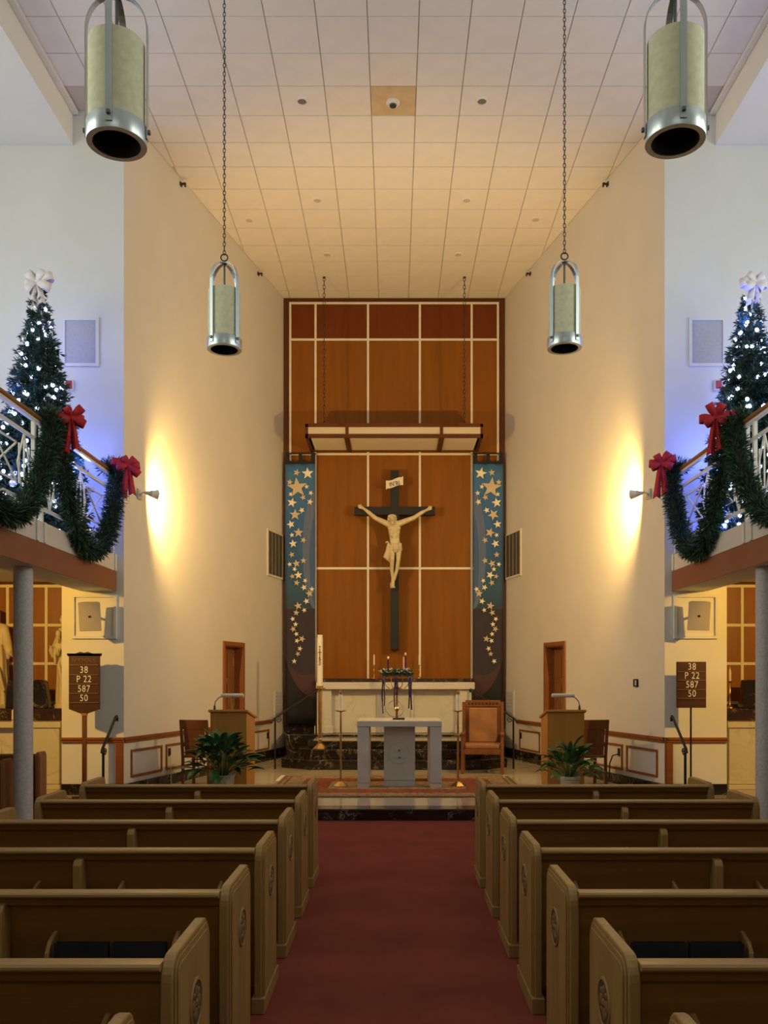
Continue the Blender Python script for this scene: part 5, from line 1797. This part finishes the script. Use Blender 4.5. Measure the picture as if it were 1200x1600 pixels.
# ------------------------------------------------------------------ side chapels
for s in (-1, 1):
    lr = 'left' if s < 0 else 'right'
    wl = bpy.data.objects['wall_chapel_' + lr]
    vx = [-4.62, PX(73.5, CHB), PX(73.5, CHB) - .60, PX(73.5, CHB) - 1.20, PX(73.5, CHB) - 1.80, -7.4]
    hz = [3.19, PZ(977, CHB), PZ(1037, CHB), PZ(1098, CHB), 1.0]
    if s > 0: vx = [-v for v in vx]
    hz[0] = PZ(916, CHB)
    for k in range(len(vx) - 1):
        a, b = sorted((vx[k], vx[k + 1]))
        for r_ in range(4):
            MB().box(a + .022, b - .022, CHB - .02, CHB - .001, hz[r_ + 1] + .022, hz[r_] - .022).build('panel', M['panel_side'], wl)
        if k: MB().box(vx[k] - .022, vx[k] + .022, CHB - .035, CHB - .001, 1.0, hz[0] + .022).build('batten', M['batten'], wl)
        for r_ in range(4):
            MB().box(a + .022, b - .022, CHB - .033, CHB - .001, hz[r_] - .022, hz[r_] + .022).build('batten', M['batten'], wl)
    # side altar
    AF = 12.72
    xe = s * 4.86
    xo = s * 7.0
    t = thing('side_altar', 'white marble side altar in the %s chapel beyond the column' % lr, 'altar', (s * 5.9, 12.95, PLAT), group='side altars')
    a, b = sorted((xe, xo))
    ztop = PZ(1128, AF)
    MB().box(a - .03, b + .03, AF - .03, 13.40, ztop - .085, ztop).build('mensa', M['white_marble'], t, world=True, bevel=.008)
    MB().box(a + .45, b - .45, AF + .12, 13.38, PLAT + .12, ztop - .085).build('front', M['white_marble'], t, world=True)
    for (p0, p1) in ((a, a + .45), (b - .45, b)):
        MB().box(p0, p1, AF, 13.38, PLAT + .12, ztop - .085).build('pier', M['white_marble'], t, world=True, bevel=.006)
    MB().box(a - .01, b + .01, AF - .015, 13.39, PLAT, PLAT + .07).build('plinth', M['white_marble'], t, world=True, bevel=.006)
    MB().box(a - .005, b + .005, AF - .008, 13.385, PLAT + .075, PLAT + .12).build('plinth_band', M['white_marble'], t, world=True, bevel=.006)
    MB().box(a + .02, b - .02, 13.02, 13.56, ztop, ztop + .185).build('gradin', M['brown_marble'], t, world=True, bevel=.008)
    MB().torus((s * 6.0, AF + .12, .72), .24, .025, 30, 6, Matrix.Rotation(pi / 2, 3, 'X')).build('medallion', M['white_marble'], t, world=True, smooth=True)
    gz = ztop + .185
    # black marble block on the altar
    xa, xb = (PX(12, 13.15), PX(80, 13.15)) if s < 0 else (PX(1157, 13.15), PX(1222, 13.15))
    tb = MB().prism([(xa, gz), (xb, gz), (xb - .06, gz + .40), (xb - .10, gz + .425), (xa + .08, gz + .425), (xa + .04, gz + .40)], 'y', 13.05, 13.19)
    if s > 0:
        tb = MB().prism([(xa, gz), (xb, gz), (xb - .06, gz + .425), (xa + .06, gz + .425)], 'y', 13.06, 13.28)
    o = tb.build('marble_block', M['black_marble'], bevel=.012)
    tag(o, 'dark veined marble block standing on the %s side altar' % lr, 'marble block', 'marble altar blocks')

# candle by the left column, candlestick on the right side altar
zta = PZ(1128, 12.72)
t = thing('altar_candle', 'short lit-looking ivory candle in glass on the left side altar', 'candle', (PX(21.5, 12.86), 12.86, zta))
t['label'] = 'short ivory candle standing on the left side altar beside the column'
MB().lathe([(0, .0), (.034, 0), (.034, .006), (.030, .012), (.030, .16), (.012, .175), (.006, .205), (0, .21)], 16).build('wax', M['wax'], t, smooth=True)
MB().lathe([(.031, .012), (.036, .012), (.036, .03), (.031, .03)], 16).build('holder', M['brass'], t, smooth=True)
t = thing('altar_candlestick', 'brass candlestick with a white candle on the right side altar', 'candlestick', (PX(1140.5, 13.2), 13.2, zta + .185))
MB().lathe([(0, 0), (.065, 0), (.06, .015), (.025, .035), (.014, .06), (.014, .20), (.022, .22), (.014, .24), (.014, .38), (.035, .40), (.035, .41), (0, .41)], 16).build('stick', M['brass'], t, smooth=True)
MB().lathe([(0, .41), (.020, .41), (.019, .55), (.008, .60), (0, .625)], 12).build('candle', M['wax'], t, smooth=True)

# statues
def statue_finish(o, vox):
    r_ = o.modifiers.new('one_body', 'REMESH'); r_.mode = 'VOXEL'; r_.voxel_size = vox; r_.use_smooth_shade = True
    s_ = o.modifiers.new('soft', 'SMOOTH'); s_.factor = .5; s_.iterations = 2

def robed_statue(loc, rz, H, arms, label, child=False):
    """robed standing figure of height H facing -Y"""
    t = thing('robed_statue', label, 'statue', loc, rz)
    h = H / 7.5
    b = MB()
    # robe: folded column
    rows = [(0, .150, .120), (.10, .145, .115), (.35, .125, .10), (.52, .120, .095), (.62, .110, .085), (.72, .125, .085), (.80, .135, .08), (.845, .10, .07)]
    n = 40
    base = len(b.v)
    for (f, rx, ry) in rows:
        for i in range(n):
            a = 2 * pi * i / n
            fold = 1 + .085 * sin(a * 9 + 1.2 * f) * (1 - f) + .03 * sin(a * 17)
            b.v.append((rx * H * fold * cos(a), ry * H * fold * sin(a), f * H))
    for r_ in range(len(rows) - 1):
        for i in range(n):
            j = (i + 1) % n
            b.f.append((base + r_ * n + i, base + r_ * n + j, base + (r_ + 1) * n + j, base + (r_ + 1) * n + i))
    b.f.append(tuple(base + i for i in range(n))[::-1])
    b.f.append(tuple(base + (len(rows) - 1) * n + i for i in range(n)))
    # mantle folds across the front
    for k in range(6):
        b.limb([(-.11 * H + k * .012 * H, -.085 * H, (.70 - .02 * k) * H), (-.02 * H + k * .02 * H, -.125 * H, (.52 - .03 * k) * H), (.07 * H + .012 * k * H, -.10 * H, (.30 - .03 * k) * H)], [.018 * H, .022 * H, .016 * H], 8)
    # neck, head, hair, beard
    b.limb([(0, 0, .83 * H), (0, -.01 * H, .885 * H)], [.040 * H, .036 * H])
    b.ball((0, -.012 * H, .935 * H), (.047 * H, .055 * H, .066 * H), 16, 12)
    b.ball((0, -.068 * H, .932 * H), (.008 * H, .012 * H, .018 * H), 8, 6)
    for sx in (-1, 1):
        b.ball((sx * .018 * H, -.060 * H, .947 * H), (.013 * H, .006 * H, .005 * H), 8, 6)
        for k in range(5):
            b.ball((sx * .045 * H, .008 * H, (.965 - .03 * k) * H), (.020 * H, .035 * H, .028 * H), 8, 6)
    b.ball((0, .015 * H, .955 * H), (.052 * H, .05 * H, .055 * H), 12, 8)
    for sx, pts in arms:
        p = [Vector((x * H * sx, y * H, z * H)) for (x, y, z) in pts]
        rr = [.050 * H, .046 * H, .038 * H]
        b.limb(p[:3], rr, 12)
        # hanging sleeve
        b.limb([p[2] + Vector((0, 0, -.01 * H)), p[2] + Vector((-.01 * H * sx, .01 * H, -.075 * H))], [.036 * H, .016 * H], 10)
        wr, ha_ = p[2], p[3]
        d = (ha_ - wr)
        b.limb([wr, wr + d * .5], [.020 * H, .022 * H], 10)
        for k in range(4):
            off = Vector((0, (k - 1.5) * .011 * H, 0))
            L_ = d * (1.02 - .08 * abs(k - 1.3))
            b.limb([wr + d * .5 + off, wr + d * .5 + off + L_ * .4, wr + d * .5 + off + L_ * .62 + Vector((0, 0, -.008 * H))], [.0075 * H, .0068 * H, .0055 * H], 8)
        b.limb([wr + d * .35 + Vector((0, -.014 * H, .008 * H)), wr + d * .7 + Vector((0, -.032 * H, .02 * H))], [.0085 * H, .007 * H], 8)
    if child:
        b.ball((.05 * H, -.13 * H, .66 * H), (.06 * H, .05 * H, .085 * H), 12, 8)
        b.ball((.05 * H, -.135 * H, .775 * H), (.034 * H, .036 * H, .042 * H), 12, 8)
        b.limb([(.07 * H, -.15 * H, .70 * H), (.12 * H, -.18 * H, .69 * H), (.13 * H, -.19 * H, .74 * H)], [.022 * H, .018 * H, .013 * H], 8)
        b.limb([(.04 * H, -.16 * H, .60 * H), (.05 * H, -.19 * H, .54 * H), (.05 * H, -.18 * H, .46 * H)], [.03 * H, .025 * H, .016 * H], 8)
    o = b.build('figure', M['statue'], t)
    o.location = (0, 0, .05)
    statue_finish(o, .011)
    MB().lathe([(0, 0), (.17 * H, 0), (.17 * H, .03), (.155 * H, .045), (.155 * H, .055), (0, .055)], 8, phase=pi / 8).build('pedestal', M['statue'], t)
    return t

gz = zta + .185
robed_statue((PX(-11, 13.30), 13.32, gz), R(8), 1.46,
             [(1, [(.10, 0, .79), (.15, -.05, .64), (.185, -.12, .555), (.225, -.155, .505)]), (-1, [(.10, 0, .79), (.15, -.05, .64), (.185, -.12, .555), (.225, -.155, .505)])],
             'white robed statue with outstretched open hand at the left edge, on the side altar')
st_b = robed_statue((PX(98, 13.30), 13.38, gz), R(-38), 1.38,
             [(1, [(.10, 0, .79), (.13, -.08, .64), (.07, -.15, .62), (.03, -.165, .64)]), (-1, [(.10, 0, .79), (.14, -.07, .63), (.10, -.15, .60), (.06, -.17, .64)])],
             'white statue holding a child, half hidden by the wall corner in the left chapel', child=True)
st_b.scale = (.76, .76, 1.0)

# ------------------------------------------------------------------ pews
PEW_D, PEW_H = .53, .875
def end_outline():
    pts = [(0, 0), (PEW_D, 0), (PEW_D, PEW_H - .075)]
    for k in range(1, 5):
        a = k / 4 * pi / 2
        pts.append((PEW_D - .06 + .06 * cos(a), PEW_H - .075 + .075 * sin(a)))
    for k in range(0, 6):
        a = pi / 2 + k / 5 * pi / 2
        pts.append((.075 + .075 * cos(a), PEW_H - .075 + .075 * sin(a)))
    return pts[:-1] + [(0, PEW_H - .075)]

def make_pew(sx, L, wood='pew', label='', group='', rack=True):
    """aisle end at local x = 0, rear at y = 0; the seat looks towards +Y"""
    t = thing('church_pew', label, 'pew', (0, 0, 0), 0, group)
    out = end_outline()
    def bx(mb, x0, x1, *r):
        a, b = sorted((sx * x0, sx * x1))
        return mb.box(a, b, *r)
    for k, x in enumerate((0.0, L - .062)):
        lay = [(.012, .050, 0), (.006, .012, .016), (.0, .006, .034)] if k == 0 else [(0, .050, 0), (.050, .056, .016), (.056, .062, .034)]
        e = None
        for (a, b, d) in lay:
            o = MB().prism(inset(out, d) if d else out, 'x', sx * (x + a), sx * (x + b))
            if e is None: e = o.build('pew_end', M[wood], t, bevel=.006)
            else: o.build('end_moulding', M[wood], e, bevel=.002)
        bx(MB(), x - .006 if k == 0 else x - .002, x + .064 if k == 0 else x + .068, -.012, PEW_D + .012, 0, .085).build('plinth', M[wood], e, bevel=.006)
        if k == 0 and wood == 'pew':
            c = (sx * (x - .001), .265, .640)
            rot = Matrix.Rotation(pi / 2, 3, 'Y')
            md = MB().torus(c, .080, .0065, 28, 6, rot).build('medallion', M[wood], e, smooth=True)
            MB().lathe([(0, -.0025), (.078, -.0025), (.078, .0025), (0, .0025)], 28, c, rot).build('medallion_ground', M['pew_recess'], md)
            q = MB()
            for j in range(4):
                a = j * pi / 2
                q.ball((sx * (x - .002), .265 + .038 * cos(a), .640 + .038 * sin(a)), (.006, .024, .024), 10, 6)
                q.ball((sx * (x - .002), .265 + .046 * cos(a + pi / 4), .640 + .046 * sin(a + pi / 4)), (.006, .013, .013), 8, 6)
            q.ball((sx * (x - .002), .265, .640), (.008, .016, .016), 10, 6)
            q.build('carving', M['pew_recess2'], md, smooth=True)
    x0, x1 = .050, L - .062
    MB().prism([(.150, .10), (.175, .10), (.055, .845), (.030, .845)], 'x', sx * x0, sx * x1).build('backrest', M['pew_x'], t)
    rl = [(.005, .800)]
    for k in range(7):
        a = -pi / 2 + k / 6 * pi
        rl.append((.070 + .010 * cos(a) * .0, .800)) if False else None
    prof = [(.006, .834), (-.006, .836), (-.011, .843), (-.010, .851), (-.002, .858), (.06, .858), (.075, .852), (.078, .843), (.070, .834)]
    MB().prism(prof, 'x', sx * x0, sx * x1).build('top_rail', M['pew_rail'], t, smooth=True)
    MB().prism([(.018, .800), (.036, .800), (.036, .835), (.006, .835)], 'x', sx * x0, sx * x1).build('cove_strip', M['pew_x'], t)
    MB().prism([(.135, .415), (PEW_D + .0, .435), (PEW_D + .012, .45), (PEW_D, .468), (.125, .45)], 'x', sx * x0, sx * x1).build('seat', M['pew_x'], t)
    xm = L / 2 - .02
    sp = [(.135, .0), (.50, .0), (.48, .42), (.17, .42), (.06, .79), (.01, .80), (-.022, .785), (-.036, .75), (-.036, .60), (.06, .30)]
    MB().prism([(.045, .30), (.06, .795), (.015, .812), (-.018, .805), (-.036, .78), (-.036, .58), (.02, .30)], 'x', sx * (xm - .022), sx * (xm + .022)).build('centre_support', M[wood], t, bevel=.006)
    MB().box(*sorted((sx * (xm - .02), sx * (xm + .02))), .14, .50, 0, .42).build('seat_support', M['pew_x'], t)
    if rack:
        for (r0, r1) in ((.24, .74), (1.20, 1.70)):
            r = bx(MB(), r0, r1, -.052, .085, .50, .512)
            r.build('book_shelf', M['pew_x'], t)
            bx(MB(), r0, r1, -.060, -.050, .50, .545).build('book_rail', M['pew_x'], t)
            for xx in (r0 - .018, r1):
                MB().prism([(.085, .47), (-.06, .49), (-.066, .53), (-.052, .62), (-.02, .66), (.055, .685), (.072, .67)], 'x', sx * xx, sx * (xx + .018)).build('rack_end', M[wood], t, bevel=.004)
    return t

ORD = ['front row', 'second row', 'third row', 'fourth row', 'fifth row', 'sixth row', 'seventh row, nearest the camera']
PITCH, PY0 = .917, 7.32
for s in (-1, 1):
    lr = 'left' if s < 0 else 'right'
    x0 = -.680 if s < 0 else .720
    proto = None
    for i in range(7):
        if proto is None:
            pw = proto = make_pew(s, 1.965, group='%s block of pews' % lr)
        else:
            pw = copy_tree(proto)
        pw.location = (x0, PY0 - i * PITCH, 0)
        pw['label'] = 'oak pew with carved end in the %s block, %s' % (lr, ORD[i])
    # hymnals in the rack on the back of the fifth pew
    y = PY0 - 4 * PITCH
    for k, (a, b) in enumerate(((.262, .485), (.500, .722))):
        a_, b_ = sorted((s * a, s * b))
        bk = thing('hymnal', 'black hymnal in the %s fifth-row pew rack, %s the aisle' % (lr, ('nearer', 'farther from')[k]), 'book', (x0 + (a_ + b_) / 2, y - .02, .513), group='hymnals in the pew rack')
        hw = (b_ - a_) / 2
        MB().box(-hw, hw, -.022, -.018, 0, .145).build('cover', M['black_cloth'], bk)
        MB().box(-hw, hw, .006, .010, 0, .145).build('cover', M['black_cloth'], bk)
        MB().box(-hw, -hw + .006, -.018, .006, 0, .145).build('spine', M['black_cloth'], bk)
        MB().box(-hw + .006, hw - .004, -.0175, .0055, .004, .138).build('pages', M['black_cloth'], bk)
# two pews of the side block beyond the left column
proto = None
for i in range(2):
    if proto is None: pw = proto = make_pew(-1, 2.6, wood='pew_red', group='left side pews', rack=False)
    else: pw = copy_tree(proto)
    pw.location = (-4.19, 10.36 - i * PITCH, 0)
    pw.scale = (1, .42, 1)
    pw['label'] = ('reddish oak pew end right of the left column, by the side altar', 'reddish oak pew end left of the left column')[i]
